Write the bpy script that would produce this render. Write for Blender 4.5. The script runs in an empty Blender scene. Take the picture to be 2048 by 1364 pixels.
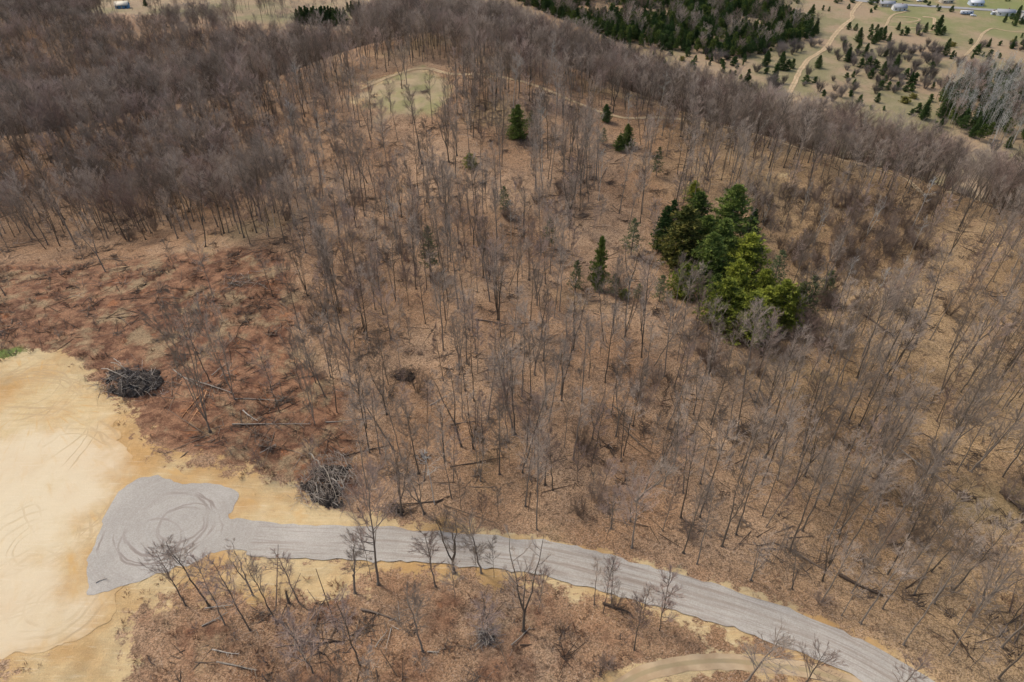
import bpy, math, random
import numpy as np
from mathutils import Vector, Matrix
from mathutils.geometry import delaunay_2d_cdt

random.seed(7)
RS = np.random.RandomState(11)
C = bpy.context.scene.collection
SC = bpy.context.scene
R = math.radians

# ------------------------------------------------------------------ camera
CAMH = 95.0
PITCH = R(39.3)
FPX = 1365.0                                   # focal length in photo pixels (2048 wide)
cam_d = bpy.data.cameras.new("camera")
cam_d.sensor_width = 36.0
cam_d.lens = 36.0 * FPX / 2048.0
cam_d.clip_start = 1.0
cam_d.clip_end = 20000.0
cam = bpy.data.objects.new("camera", cam_d)
C.objects.link(cam)
cam.location = (0, 0, CAMH)
cam.rotation_euler = (math.pi / 2 - PITCH, 0, 0)
SC.camera = cam
SC.render.resolution_x = 1024
SC.render.resolution_y = 682

# ------------------------------------------------------------------ sky, sun, exposure
SUN_EL, SUN_ROT = R(50), R(302)
w = bpy.data.worlds.new("World")
SC.world = w
w.use_nodes = True
nt = w.node_tree
nt.nodes.clear()
sky = nt.nodes.new('ShaderNodeTexSky')
sky.sky_type = 'NISHITA'
sky.sun_disc = False
sky.sun_elevation = SUN_EL
sky.sun_rotation = SUN_ROT
sky.air_density = 1.0
sky.dust_density = 3.5
sky.ozone_density = 0.6
bg = nt.nodes.new('ShaderNodeBackground')
bg.inputs['Strength'].default_value = 0.15
wo = nt.nodes.new('ShaderNodeOutputWorld')
nt.links.new(sky.outputs[0], bg.inputs['Color'])
nt.links.new(bg.outputs[0], wo.inputs['Surface'])
sun_d = bpy.data.lights.new("sun", 'SUN')
sun_d.energy = 1.5
sun_d.angle = R(10)
sun_d.color = (1.0, 0.94, 0.85)
sun = bpy.data.objects.new("sun", sun_d)
C.objects.link(sun)
sdir = Vector((math.sin(SUN_ROT) * math.cos(SUN_EL), math.cos(SUN_ROT) * math.cos(SUN_EL), math.sin(SUN_EL)))
sun.rotation_euler = sdir.to_track_quat('Z', 'Y').to_euler()
SC.view_settings.view_transform = 'Standard'
SC.view_settings.look = 'None'
SC.view_settings.gamma = 1.0
SC.view_settings.exposure = 0.32

# ------------------------------------------------------------------ small numeric helpers
def _hash(ix, iy, seed):
    n = (ix.astype(np.int64) * 374761393 + iy.astype(np.int64) * 668265263 + seed * 974634777) & 0x7fffffff
    n = ((n ^ (n >> 13)) * 1274126177) & 0x7fffffff
    return ((n ^ (n >> 16)) & 0xffff) / 65535.0

def vnoise(x, y, scale, seed=0):
    x = np.asarray(x, float) / scale
    y = np.asarray(y, float) / scale
    ix, iy = np.floor(x), np.floor(y)
    fx, fy = x - ix, y - iy
    fx = fx * fx * fx * (fx * (fx * 6 - 15) + 10)
    fy = fy * fy * fy * (fy * (fy * 6 - 15) + 10)
    a = _hash(ix, iy, seed); b = _hash(ix + 1, iy, seed)
    c = _hash(ix, iy + 1, seed); d = _hash(ix + 1, iy + 1, seed)
    return (a * (1 - fx) + b * fx) * (1 - fy) + (c * (1 - fx) + d * fx) * fy * 1.0 - 0.0

def sstep(a, b, x):
    t = np.clip((np.asarray(x, float) - a) / (b - a), 0, 1)
    return t * t * (3 - 2 * t)

def polydist(x, y, poly, closed=True):
    """signed distance to a polygon (negative inside), plain distance to an open line"""
    x = np.asarray(x, float); y = np.asarray(y, float)
    d = np.full(x.shape, 1e18); ins = np.zeros(x.shape, bool)
    n = len(poly)
    for i in range(n if closed else n - 1):
        ax, ay = poly[i]; bx, by = poly[(i + 1) % n]
        ex, ey = bx - ax, by - ay
        L = ex * ex + ey * ey + 1e-12
        t = np.clip(((x - ax) * ex + (y - ay) * ey) / L, 0, 1)
        dd = (x - ax - t * ex) ** 2 + (y - ay - t * ey) ** 2
        d = np.minimum(d, dd)
        if closed:
            c = ((ay > y) != (by > y))
            with np.errstate(divide='ignore', invalid='ignore'):
                xx = (bx - ax) * (y - ay) / (by - ay + 1e-30) + ax
            ins ^= c & (x < xx)
    d = np.sqrt(d)
    return np.where(ins, -d, d) if closed else d

def gauss(x, y, cx, cy, s, sy=None):
    sy = sy or s
    return np.exp(-((x - cx) ** 2 / (2 * s * s) + (y - cy) ** 2 / (2 * sy * sy)))

# ------------------------------------------------------------------ terrain
PLATEAU = [(-900, -600), (-900, 60), (-600, 100), (-340, 168), (-235, 203), (-152, 240), (-124, 254), (-98, 266),
           (-70, 290), (-40, 324), (-12, 312), (12, 281), (32, 260), (52, 240), (87, 217), (118, 193), (142, 169), (195, 132),
           (300, 60), (420, -300), (420, -600)]

def height(x, y):
    x = np.asarray(x, float); y = np.asarray(y, float)
    d = np.maximum(polydist(x, y, PLATEAU), 0)
    left = sstep(60, -160, x)
    drop = 60 - 6 * left
    z = -drop * sstep(-6, 128, d)
    z = z + 5 * sstep(85, 190, y) * sstep(200, 60, np.abs(x)) * sstep(120, 0, d)
    z = z + 6 * gauss(x, y, -36, 264, 38)  - 11 * gauss(x, y, -125, 195, 45, 32)
    z = z - 5 * gauss(x, y, 60, 150, 40, 25) + 3 * gauss(x, y, 10, 120, 30, 25)
    far = sstep(75, 125, d)
    z = z + (vnoise(x, y, 38, 3) - .5) * 3.0 * (1 - .75 * far) + (vnoise(x, y, 120, 5) - .5) * 5.0 * (1 - .5 * far)
    z = z + 22 * left * gauss(x, y, -300, 500, 110, 55) * far
    return z

FW = np.array((0, math.cos(PITCH), -math.sin(PITCH)))
UP = np.array((0, math.sin(PITCH), math.cos(PITCH)))

def at(pts):
    """photo pixels -> points on the terrain"""
    pts = np.atleast_2d(np.asarray(pts, float))
    u = (pts[:, 0] - 1024) / FPX; v = -(pts[:, 1] - 682) / FPX
    D = np.stack([u, FW[1] + v * UP[1], FW[2] + v * UP[2]], 1)
    ts = np.arange(40, 1500, 3.0)
    X = D[:, None, 0] * ts; Y = D[:, None, 1] * ts; Z = CAMH + D[:, None, 2] * ts
    below = Z < height(X, Y)
    k = np.argmax(below, 1)
    k = np.where(below.any(1), k, len(ts) - 1)
    lo = ts[np.maximum(k - 1, 0)]; hi = ts[k]
    for _ in range(18):
        m = (lo + hi) / 2
        b = CAMH + D[:, 2] * m < height(D[:, 0] * m, D[:, 1] * m)
        hi = np.where(b, m, hi); lo = np.where(b, lo, m)
    return np.stack([D[:, 0] * hi, D[:, 1] * hi], 1)

def project(x, y, z):
    dy, dz = y, z - CAMH
    dep = dy * FW[1] + dz * FW[2]
    v = (dy * UP[1] + dz * UP[2]) / dep
    return 1024 + FPX * x / dep, 682 - FPX * v, dep

def hz(x, y):
    return float(height(np.array([x]), np.array([y]))[0])

def spline(P, step):
    P = np.asarray(P, float)
    Q = np.vstack([2 * P[0] - P[1], P, 2 * P[-1] - P[-2]])
    out = []
    for i in range(1, len(Q) - 2):
        n = max(2, int(np.linalg.norm(Q[i + 1] - Q[i]) / step))
        for k in range(n):
            t = k / n
            out.append(.5 * ((2 * Q[i]) + (-Q[i - 1] + Q[i + 1]) * t + (2 * Q[i - 1] - 5 * Q[i] + 4 * Q[i + 1] - Q[i + 2]) * t * t
                             + (-Q[i - 1] + 3 * Q[i] - 3 * Q[i + 1] + Q[i + 2]) * t ** 3))
    out.append(P[-1])
    return np.array(out)

# outlines read off the photograph and laid on the terrain
SAND_PX = [(-260, 800), (-60, 742), (0, 730), (60, 712), (105, 718), (150, 745), (175, 785), (215, 820), (240, 860), (262, 915),
           (330, 940), (420, 957), (500, 975), (560, 1000), (630, 1032), (700, 1046), (760, 1055), (800, 1060), (820, 1064),
           (880, 1072), (700, 1068), (520, 1070), (430, 1120), (300, 1150), (240, 1180), (225, 1215), (228, 1250), (170, 1268), (120, 1295), (0, 1305), (-260, 1320)]
PAD_PX = [(170, 1192), (176, 1110), (190, 1065), (215, 1020), (245, 975), (275, 955), (320, 953), (380, 967), (440, 973), (473, 982),
          (466, 1012), (456, 1030), (478, 1042), (520, 1048), (560, 1050), (560, 1109), (500, 1106), (430, 1103), (400, 1120), (330, 1150), (250, 1172), (205, 1185)]
ROADC_PX = [(505, 1078), (600, 1082), (720, 1086), (860, 1093), (1000, 1105), (1120, 1124), (1250, 1155), (1400, 1198),
            (1540, 1243), (1660, 1290), (1760, 1340), (1850, 1400), (1950, 1490)]
SAND_W = at(SAND_PX); PAD_W = at(PAD_PX)
ROAD_W = spline(at(ROADC_PX), 2.0)
BRUSH_W = at([(-300, 560), (-100, 540), (60, 525), (250, 520), (400, 500), (520, 490), (585, 520), (600, 600), (600, 690), (700, 800), (720, 900),
              (730, 1000), (640, 1000), (540, 950), (430, 930), (300, 900), (260, 850), (230, 800), (110, 712), (-60, 740), (-300, 800)])
SPILL_W = at([(160, 1200), (235, 1150), (330, 1140), (520, 1105), (700, 1110), (880, 1110), (1100, 1160), (1300, 1205), (1500, 1262), (1540, 1285),
              (1400, 1262), (1180, 1180), (900, 1140), (790, 1150), (700, 1178), (590, 1192), (480, 1192), (380, 1182), (315, 1205), (268, 1245), (255, 1300), (265, 1364), (265, 1440), (0, 1440), (0, 1290), (120, 1290)])
SPILL2_W = at([(205, 770), (245, 800), (300, 870), (330, 905), (430, 930), (560, 960), (660, 1010), (780, 1040), (900, 1045), (940, 1062),
               (880, 1075), (440, 1040), (230, 900), (180, 760)])
GRASSY_W = at([(735, 205), (770, 170), (830, 158), (870, 175), (880, 215), (850, 236), (790, 238)])
CLEAR_W = at([(700, 200), (710, 165), (790, 143), (870, 132), (905, 140), (905, 185), (880, 232), (830, 243), (770, 240), (720, 222)])
RIDGE_W = spline(at([(720, 180), (790, 150), (850, 137), (900, 148), (985, 152), (1060, 168), (1150, 205), (1245, 236), (1330, 236), (1420, 248), (1500, 266),
                     (1560, 285), (1640, 308), (1720, 330), (1800, 352), (1900, 385), (1975, 405), (2070, 430)]), 2.5)
GREEN_W = at([(-40, 712), (0, 700), (45, 693), (60, 705), (20, 722), (-40, 745)])

def near_clean(x, y):
    """distance to the graded sand, pad and road: negative on them"""
    d = np.minimum(polydist(x, y, SAND_W), polydist(x, y, PAD_W))
    return np.minimum(d, polydist(x, y, ROAD_W, False) - 3.2)

# ------------------------------------------------------------------ materials
def newmat(name):
    m = bpy.data.materials.new(name); m.use_nodes = True
    nt = m.node_tree; nt.nodes.clear()
    out = nt.nodes.new('ShaderNodeOutputMaterial')
    b = nt.nodes.new('ShaderNodeBsdfPrincipled')
    b.inputs['Roughness'].default_value = .9
    b.inputs['Specular IOR Level'].default_value = .15
    nt.links.new(b.outputs[0], out.inputs[0])
    return m, nt, b

class N:
    """tiny node-building helper"""
    def __init__(s, nt): s.nt = nt
    def L(s, a, b): s.nt.links.new(a, b)
    def pos(s):
        return s.nt.nodes.new('ShaderNodeNewGeometry').outputs['Position']
    def attr(s, name):
        n = s.nt.nodes.new('ShaderNodeAttribute'); n.attribute_name = name; return n.outputs['Fac']
    def uv(s):
        n = s.nt.nodes.new('ShaderNodeUVMap'); n.uv_map = 'track'; return n.outputs[0]
    def noise(s, vec, scale, detail=3, rough=.6, dist=0):
        n = s.nt.nodes.new('ShaderNodeTexNoise'); n.inputs['Scale'].default_value = scale
        n.inputs['Detail'].default_value = detail; n.inputs['Roughness'].default_value = rough
        n.inputs['Distortion'].default_value = dist
        s.L(vec, n.inputs['Vector']); return n.outputs['Fac']
    def vor(s, vec, scale, out='Color', rnd=1):
        n = s.nt.nodes.new('ShaderNodeTexVoronoi'); n.inputs['Scale'].default_value = scale
        n.inputs['Randomness'].default_value = rnd
        s.L(vec, n.inputs['Vector']); return n.outputs[out]
    def math(s, op, a, b=None, c=None):
        n = s.nt.nodes.new('ShaderNodeMath'); n.operation = op
        for i, v in enumerate((a, b, c)):
            if v is None: continue
            if isinstance(v, (int, float)): n.inputs[i].default_value = v
            else: s.L(v, n.inputs[i])
        return n.outputs[0]
    def ramp(s, f, a, b, lo=0, hi=1, smooth=True):
        n = s.nt.nodes.new('ShaderNodeMapRange')
        n.interpolation_type = 'SMOOTHSTEP' if smooth else 'LINEAR'
        n.inputs[1].default_value = a; n.inputs[2].default_value = b
        n.inputs[3].default_value = lo; n.inputs[4].default_value = hi
        s.L(f, n.inputs[0]); return n.outputs[0]
    def mix(s, f, a, b, mode='MIX'):
        n = s.nt.nodes.new('ShaderNodeMix'); n.data_type = 'RGBA'; n.blend_type = mode
        n.clamp_factor = True
        for i, v in ((0, f), (6, a), (7, b)):
            if isinstance(v, (int, float)): n.inputs[i].default_value = v
            elif isinstance(v, tuple): n.inputs[i].default_value = (*v, 1)
            else: s.L(v, n.inputs[i])
        return n.outputs[2]
    def mapv(s, vec, scale=(1, 1, 1), loc=(0, 0, 0), rot=(0, 0, 0)):
        n = s.nt.nodes.new('ShaderNodeMapping')
        n.inputs['Scale'].default_value = scale; n.inputs['Location'].default_value = loc; n.inputs['Rotation'].default_value = rot
        s.L(vec, n.inputs[0]); return n.outputs[0]
    def sep(s, vec):
        n = s.nt.nodes.new('ShaderNodeSeparateXYZ'); s.L(vec, n.inputs[0]); return n.outputs
    def scale(s, col, f):
        n = s.nt.nodes.new('ShaderNodeVectorMath'); n.operation = 'SCALE'
        s.L(col, n.inputs[0])
        if isinstance(f, (int, float)): n.inputs[3].default_value = f
        else: s.L(f, n.inputs[3])
        return n.outputs[0]
    def dist(s, vec, p):
        """horizontal distance to a point"""
        o = s.sep(vec)
        a = s.math('SUBTRACT', o[0], p[0]); b = s.math('SUBTRACT', o[1], p[1])
        return s.math('SQRT', s.math('ADD', s.math('MULTIPLY', a, a), s.math('MULTIPLY', b, b)))
    def bump(s, b, h, strength=.5, dist=.1):
        n = s.nt.nodes.new('ShaderNodeBump'); n.inputs['Strength'].default_value = strength
        n.inputs['Distance'].default_value = dist
        s.L(h, n.inputs['Height']); s.L(n.outputs[0], b.inputs['Normal'])

def sand_color(q, p):
    big = q.noise(p, .05, 4, .6)
    c = q.mix(q.ramp(big, .36, .60), (.52, .315, .125), (.61, .465, .25))
    fine = q.noise(p, .6, 5, .7)
    c = q.mix(q.ramp(fine, .35, .7), q.scale(c, .88), c)
    gl = q.noise(q.mapv(p, (.22, 2.6, 1), (0, 0, 0), (0, 0, .45)), 1, 4, .65)
    c = q.mix(q.ramp(gl, .50, .68, 0, .45), c, (.47, .31, .15))
    c = q.mix(q.ramp(gl, .45, .3, 0, .35), c, (.68, .57, .39))
    c = q.mix(q.ramp(q.noise(p, 1.3, 6, .8), .60, .68, 0, .6), c, (.33, .22, .12))
    cl = q.vor(p, 2.2, 'Distance')
    c = q.mix(q.math('MULTIPLY', q.ramp(cl, .16, .06), q.ramp(q.noise(p, .25, 4, .7), .52, .66)), c, (.36, .25, .13))
    grit = q.noise(p, 6, 2, .7)
    c = q.mix(q.ramp(grit, .3, .7), q.scale(c, .9), q.scale(c, 1.06))
    return c

def mat_sand():
    m, nt, b = newmat('graded sand'); q = N(nt); p = q.pos()
    c = sand_color(q, p)
    # paler, more compacted floor towards the lot's middle
    mid = at([(110, 930)])[0]
    d = q.dist(q.mapv(p, (1, 1, 1)), mid)
    nz = q.noise(p, .09, 4, .6)
    pale = q.ramp(q.math('ADD', q.attr('pale'), q.math('MULTIPLY', q.math('SUBTRACT', nz, .5), 2.4)), .1, 1.0)
    c = q.mix(q.math('MULTIPLY', pale, .72), c, (.66, .56, .39))
    # radiating scraped streaks of damp orange sand
    cen = at([(70, 800)])[0]
    o = q.sep(p)
    ang = q.math('ARCTAN2', q.math('SUBTRACT', o[1], cen[1]), q.math('SUBTRACT', o[0], cen[0]))
    cmb = nt.nodes.new('ShaderNodeCombineXYZ'); q.L(q.math('MULTIPLY', ang, 14), cmb.inputs[0]); q.L(q.math('MULTIPLY', q.dist(p, cen), .12), cmb.inputs[1])
    st = q.noise(cmb.outputs[0], 1.3, 4, .6)
    c = q.mix(q.math('MULTIPLY', q.ramp(st, .52, .74), q.math('SUBTRACT', 1, q.math('MULTIPLY', pale, .8))), c, (.55, .34, .13))
    # wheel ruts: pairs of rings where machines turned
    rut = None
    for (px, py, r, wd) in ((70, 1095, 8.2, .35), (70, 1095, 6.4, .3), (60, 1100, 10.3, .3), (60, 1100, 12.2, .25), (95, 1190, 7.5, .35), (95, 1190, 9.3, .35),
                            (110, 1200, 4.6, .3), (110, 1200, 2.9, .3), (60, 790, 7.5, .3), (60, 790, 9.4, .3), (20, 840, 12.6, .3), (30, 850, 14.4, .3), (80, 1090, 3.8, .18), (85, 1085, 4.9, .18), (100, 1195, 5.9, .2), (40, 1000, 16, .2), (40, 1000, 17.6, .2), (120, 1000, 21, .22), (120, 1000, 22.7, .22), (60, 780, 5.4, .2), (500, 820, 38, .25), (500, 820, 40, .25), (-60, 900, 20, .2), (-60, 900, 21.8, .2),
                            (-120, 1050, 27, .4), (-120, 1050, 29.2, .4), (-200, 600, 52, .4), (-200, 600, 54, .4), (300, 1500, 41, .35), (300, 1500, 43, .35)):
        cp = at([(px, py)])[0]
        warp = q.math('ADD', q.dist(p, cp), q.math('MULTIPLY', q.noise(p, .12, 2), 3.0))
        a = q.ramp(q.math('ABSOLUTE', q.math('SUBTRACT', warp, r + 1.5)), wd, wd * .3)
        a = q.math('MULTIPLY', a, q.ramp(q.noise(p, .07, 3), .44, .66))
        rut = a if rut is None else q.math('MAXIMUM', rut, a)
    c = q.mix(q.math('MULTIPLY', rut, .6), c, (.43, .31, .17))
    q.L(c, b.inputs['Base Color'])
    h = q.math('SUBTRACT', q.noise(p, 2.0, 5, .7), q.math('MULTIPLY', rut, .7))
    q.bump(b, h, .5, .1)
    return m

def mat_gravel(name='grey gravel', q_st=.62):
    m, nt, b = newmat(name); q = N(nt); p = q.pos(); uv = q.uv()
    base = q.mix(q.ramp(q.noise(p, .12, 4, .6), .3, .7), (.37, .335, .28), (.46, .42, .355))
    stone = q.sep(q.vor(p, 7))[0]
    base = q.mix(.22, base, q.mix(stone, (.22, .20, .175), (.60, .56, .50)))
    # wheel polished lines along the way of travel (uv = metres along, metres across)
    s1 = q.noise(q.mapv(uv, (.05, 1.1, 1)), 1, 5, .72, .6)
    s2 = q.noise(q.mapv(uv, (.09, 3.2, 1)), 1, 3, .6)
    base = q.mix(q.ramp(s1, .49, .70, 0, q_st), base, (.25, .19, .145))
    base = q.mix(q.ramp(s2, .50, .72, 0, q_st * .8), base, (.22, .18, .15))
    base = q.mix(q.ramp(s1, .42, .28, 0, q_st * .8), base, (.52, .49, .45))
    if q_st > .3:
        ac = q.math('ADD', q.sep(uv)[1], q.math('MULTIPLY', q.math('SUBTRACT', q.noise(q.mapv(uv, (.05, .2, 1)), 1, 2), .5), 1.6))
        for v_ in (-1.75, -.35, .55, 1.9):
            k_ = q.math('MULTIPLY', q.ramp(q.math('ABSOLUTE', q.math('SUBTRACT', ac, v_)), .38, .06), q.ramp(q.noise(q.mapv(uv, (.06, .5, 1), (v_ * 7, 0, 0)), 1, 4, .7), .36, .62))
            base = q.mix(q.math('MULTIPLY', q.math('MULTIPLY', k_, .42), q.ramp(q.sep(uv)[0], 3, 40)), base, (.235, .175, .13))
    rut = None
    for (px, py, r, wd) in ((362, 1048, 3.6, .30), (372, 1050, 4.5, .2), (335, 1046, 6.4, .35), (330, 1050, 7.6, .2), (322, 1075, 9.4, .25), (300, 1083, 4.6, .25)):
        cp = at([(px, py)])[0]
        wv = q.math('ADD', q.dist(p, cp), q.math('MULTIPLY', q.noise(p, .25, 2), 1.4))
        a = q.math('MULTIPLY', q.ramp(q.math('ABSOLUTE', q.math('SUBTRACT', wv, r + .7)), wd, wd * .3), q.ramp(q.noise(p, .12, 2), .38, .62))
        rut = a if rut is None else q.math('MAXIMUM', rut, a)
    base = q.mix(q.math('MULTIPLY', rut, .65), base, (.21, .16, .13))
    q.L(base, b.inputs['Base Color'])
    q.bump(b, q.math('ADD', stone, q.math('MULTIPLY', s1, 1.5)), .5, .06)
    return m

def mat_ground():
    m, nt, b = newmat('leaf litter ground'); q = N(nt); p = q.pos()
    x, y, z = q.sep(p)[:3]
    # --- leaf litter
    v1 = q.sep(q.vor(p, 6.2))
    nz = q.noise(p, 1.1, 6, .75)
    big = q.noise(p, .035, 4, .6)
    mid = q.noise(p, .16, 5, .65)
    warm = q.mix(q.ramp(big, .35, .65), (.29, .170, .092), (.38, .25, .150))
    yel = q.mix(q.ramp(big, .35, .65), (.29, .185, .093), (.375, .255, .135))
    side = q.ramp(q.math('ADD', x, q.math('MULTIPLY', mid, 60)), 55, 105)
    lit = q.mix(side, warm, yel)
    lit = q.mix(q.ramp(mid, .45, .72, 0, .5), lit, (.25, .155, .09))
    lit = q.mix(q.ramp(v1[0], .1, .9, 0, 1, False), q.scale(lit, .58), q.scale(lit, 1.36))
    lit = q.mix(q.ramp(v1[1], .88, .96, 0, .5), lit, (.52, .38, .26))
    lit = q.mix(q.ramp(nz, .54, .64, 0, .85), lit, (.095, .062, .040))
    lit = q.mix(q.ramp(q.noise(p, .45, 5, .7), .58, .70, 0, .6), lit, (.14, .09, .055))
    olive = q.ramp(q.noise(p, .022, 3), .55, .68, 0, .35)
    lit = q.mix(olive, lit, (.26, .21, .10))
    # --- scrubby red-brown brush ground
    bn = q.noise(q.mapv(p, (1, 1.3, 1)), .35, 6, .72)
    br = q.mix(q.ramp(bn, .38, .62), (.13, .062, .036), (.29, .155, .085))
    br = q.mix(q.ramp(q.noise(p, .13, 6, .7), .50, .64, 0, .8), br, (.33, .24, .135))
    br = q.mix(q.ramp(nz, .56, .68, 0, .7), br, (.06, .038, .025))
    br = q.mix(q.ramp(q.noise(p, .2, 3), .6, .72, 0, .5), br, (.34, .13, .05))
    br = q.mix(q.ramp(v1[0], 0, 1, 0, 1, False), q.scale(br, .7), q.scale(br, 1.3))
    # --- open old field
    fn = q.noise(q.mapv(p, (1, .8, 1)), .018, 5, .65)
    f = q.mix(q.ramp(fn, .42, .58), (.35, .25, .155), (.235, .205, .105))
    f = q.mix(q.ramp(q.noise(p, .08, 4), .45, .7, 0, .6), f, (.34, .27, .165))
    f = q.mix(q.ramp(q.noise(p, .5, 4, .7), .5, .7, 0, .45), f, (.15, .12, .065))
    far = q.ramp(x, 330, 480)
    f = q.mix(q.math('MULTIPLY', q.math('MULTIPLY', q.attr('grass'), .85), q.ramp(fn, .35, .6)), f, (.20, .22, .075))
    # --- meadow on the hill
    gr = q.mix(q.ramp(q.noise(p, .09, 4), .4, .62), (.285, .26, .12), (.39, .30, .18))
    c = q.mix(q.attr('field'), lit, f)
    c = q.mix(q.ramp(q.math('ADD', q.attr('brush'), q.math('MULTIPLY', q.math('SUBTRACT', q.noise(p, .15, 4, .65), .5), 1.2)), .35, .75), c, br)
    c = q.mix(q.ramp(q.math('ADD', q.attr('meadow'), q.math('MULTIPLY', q.math('SUBTRACT', q.noise(p, .2, 4), .5), .9)), .35, .8), c, gr)
    c = q.mix(q.ramp(q.math('ADD', q.attr('green'), q.math('MULTIPLY', q.math('SUBTRACT', q.noise(p, .4, 4), .5), .9)), .4, .8), c, (.15, .19, .05))
    sd = q.math('ADD', q.attr('sand'), q.math('MULTIPLY', q.math('SUBTRACT', q.noise(p, .28, 7, .74), .5), 2.3))
    c = q.mix(q.ramp(sd, .40, .58), c, sand_color(q, p))
    q.L(c, b.inputs['Base Color'])
    q.bump(b, q.math('ADD', v1[0], q.math('MULTIPLY', nz, 2)), .6, .12)
    return m

def mat_track():
    m, nt, b = newmat('sandy wheel track'); q = N(nt); p = q.pos(); uv = q.uv()
    c = q.mix(q.ramp(q.noise(p, .3, 4), .3, .7), (.40, .28, .16), (.52, .39, .24))
    a = q.math('ABSOLUTE', q.math('SUBTRACT', q.sep(uv)[1], 0))
    mid = q.ramp(q.math('ADD', a, q.math('MULTIPLY', q.noise(p, .5, 3), .25)), .55, .35)
    c = q.mix(q.math('MULTIPLY', mid, .7), c, (.33, .26, .14))
    q.L(c, b.inputs['Base Color']); q.bump(b, q.noise(p, 3, 4), .4, .1)
    return m

def mat_flat(name, col, var=.15, scale=1.0, rough=.85, spec=.15, metal=0):
    m, nt, b = newmat(name); q = N(nt); p = q.pos()
    n = q.noise(p, scale, 4, .65)
    c = q.mix(q.ramp(n, .3, .7), tuple(v * (1 - var) for v in col), tuple(v * (1 + var) for v in col))
    q.L(c, b.inputs['Base Color'])
    b.inputs['Roughness'].default_value = rough; b.inputs['Specular IOR Level'].default_value = spec
    b.inputs['Metallic'].default_value = metal
    return m

def mat_bark(name, a, bb, scale=3.0):
    """bark or twig: colour varies from tree to tree and along the wood"""
    m, nt, b = newmat(name); q = N(nt)
    tc = nt.nodes.new('ShaderNodeTexCoord').outputs['Object']
    oi = nt.nodes.new('ShaderNodeObjectInfo').outputs['Random']
    n = q.noise(q.mapv(tc, (1, 1, .35)), scale, 3, .6)
    f = q.math('ADD', q.math('MULTIPLY', oi, .75), q.math('MULTIPLY', n, .25))
    q.L(q.mix(q.ramp(f, .1, .85), a, bb), b.inputs['Base Color'])
    return m

def mat_needle(name, a, bb):
    m, nt, b = newmat(name); q = N(nt)
    tc = nt.nodes.new('ShaderNodeTexCoord').outputs['Object']
    oi = nt.nodes.new('ShaderNodeObjectInfo').outputs['Random']
    n = q.noise(tc, 1.1, 3, .6)
    f = q.math('ADD', q.math('MULTIPLY', oi, .3), q.math('ADD', q.math('MULTIPLY', n, .5), q.math('MULTIPLY', q.attr('tuft'), .5)))
    q.L(q.mix(q.ramp(f, .3, 1.0), a, bb), b.inputs['Base Color'])
    b.inputs['Roughness'].default_value = .7
    return m

M_SAND = mat_sand(); M_GRAVEL = mat_gravel(); M_GRAVELP = mat_gravel('grey pad gravel', .16); M_GROUND = mat_ground(); M_TRACK = mat_track()
M_BARK = mat_bark('grey brown bark', (.11, .088, .064), (.27, .225, .175))
M_TWIG = mat_bark('grey twigs', (.19, .147, .108), (.53, .43, .34))
M_TWIGR = mat_bark('reddish budding twigs', (.22, .15, .115), (.54, .41, .335))
M_TWIGD = mat_bark('dark red brown twigs', (.14, .10, .072), (.34, .255, .195))
M_STK = mat_bark('weathered grey sticks', (.13, .10, .078), (.33, .27, .215))
M_STK2 = mat_bark('light grey bark', (.20, .165, .125), (.36, .31, .25))
M_PALE = mat_bark('pale birch bark', (.40, .385, .325), (.60, .58, .52))
M_DEAD = mat_bark('bleached dead wood', (.28, .235, .18), (.47, .41, .335))
M_LOG = mat_bark('weathered log', (.075, .052, .037), (.20, .15, .11))
M_LOGO = mat_bark('fresh orange wood', (.45, .22, .10), (.58, .33, .17))
M_PINE = mat_needle('pine needles', (.040, .075, .018), (.21, .26, .055))
M_PINED = mat_needle('dull grey green needles', (.07, .085, .035), (.17, .19, .085))
M_PINEY = mat_needle('yellow green pine needles', (.085, .115, .018), (.37, .39, .055))
M_SPRUCE = mat_needle('dark conifer needles', (.028, .062, .018), (.11, .165, .045))
M_PINEB = mat_needle('brownish conifer needles', (.06, .075, .018), (.29, .25, .06))
M_DARK = mat_flat('dark root mass', (.045, .036, .029), .5, 1.5)

# ------------------------------------------------------------------ object helpers
def tag(o, label=None, cat=None, group=None, kind=None):
    if label: o['label'] = label
    if cat: o['category'] = cat
    if group: o['group'] = group
    if kind: o['kind'] = kind
    return o

def mesh_np(name, V, F, mats, smooth=False, midx=None):
    """V (n,3), F list of arrays (m,k)"""
    me = bpy.data.meshes.new(name)
    V = np.asarray(V, np.float32)
    me.vertices.add(len(V)); me.vertices.foreach_set('co', V.ravel())
    F = [f for f in F if len(f)]
    tot = sum(len(f) for f in F); lt = np.concatenate([np.full(len(f), f.shape[1], np.int32) for f in F])
    me.loops.add(int(lt.sum())); me.loops.foreach_set('vertex_index', np.concatenate([f.ravel() for f in F]).astype(np.int32))
    me.polygons.add(tot)
    me.polygons.foreach_set('loop_start', np.concatenate([[0], np.cumsum(lt)[:-1]]).astype(np.int32))
    me.polygons.foreach_set('loop_total', lt)
    if midx is not None: me.polygons.foreach_set('material_index', midx.astype(np.int32))
    if smooth: me.polygons.foreach_set('use_smooth', np.ones(tot, bool))
    me.update(calc_edges=True); me.validate()
    for m in (mats if isinstance(mats, (list, tuple)) else [mats]): me.materials.append(m)
    return me

def link(name, me, parent=None):
    o = bpy.data.objects.new(name, me); C.objects.link(o)
    if parent: o.parent = parent
    return o

def empty(name, loc, rz=0):
    o = bpy.data.objects.new(name, None); C.objects.link(o)
    o.empty_display_size = .3
    o.location = loc; o.rotation_euler = (0, 0, rz); return o

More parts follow.
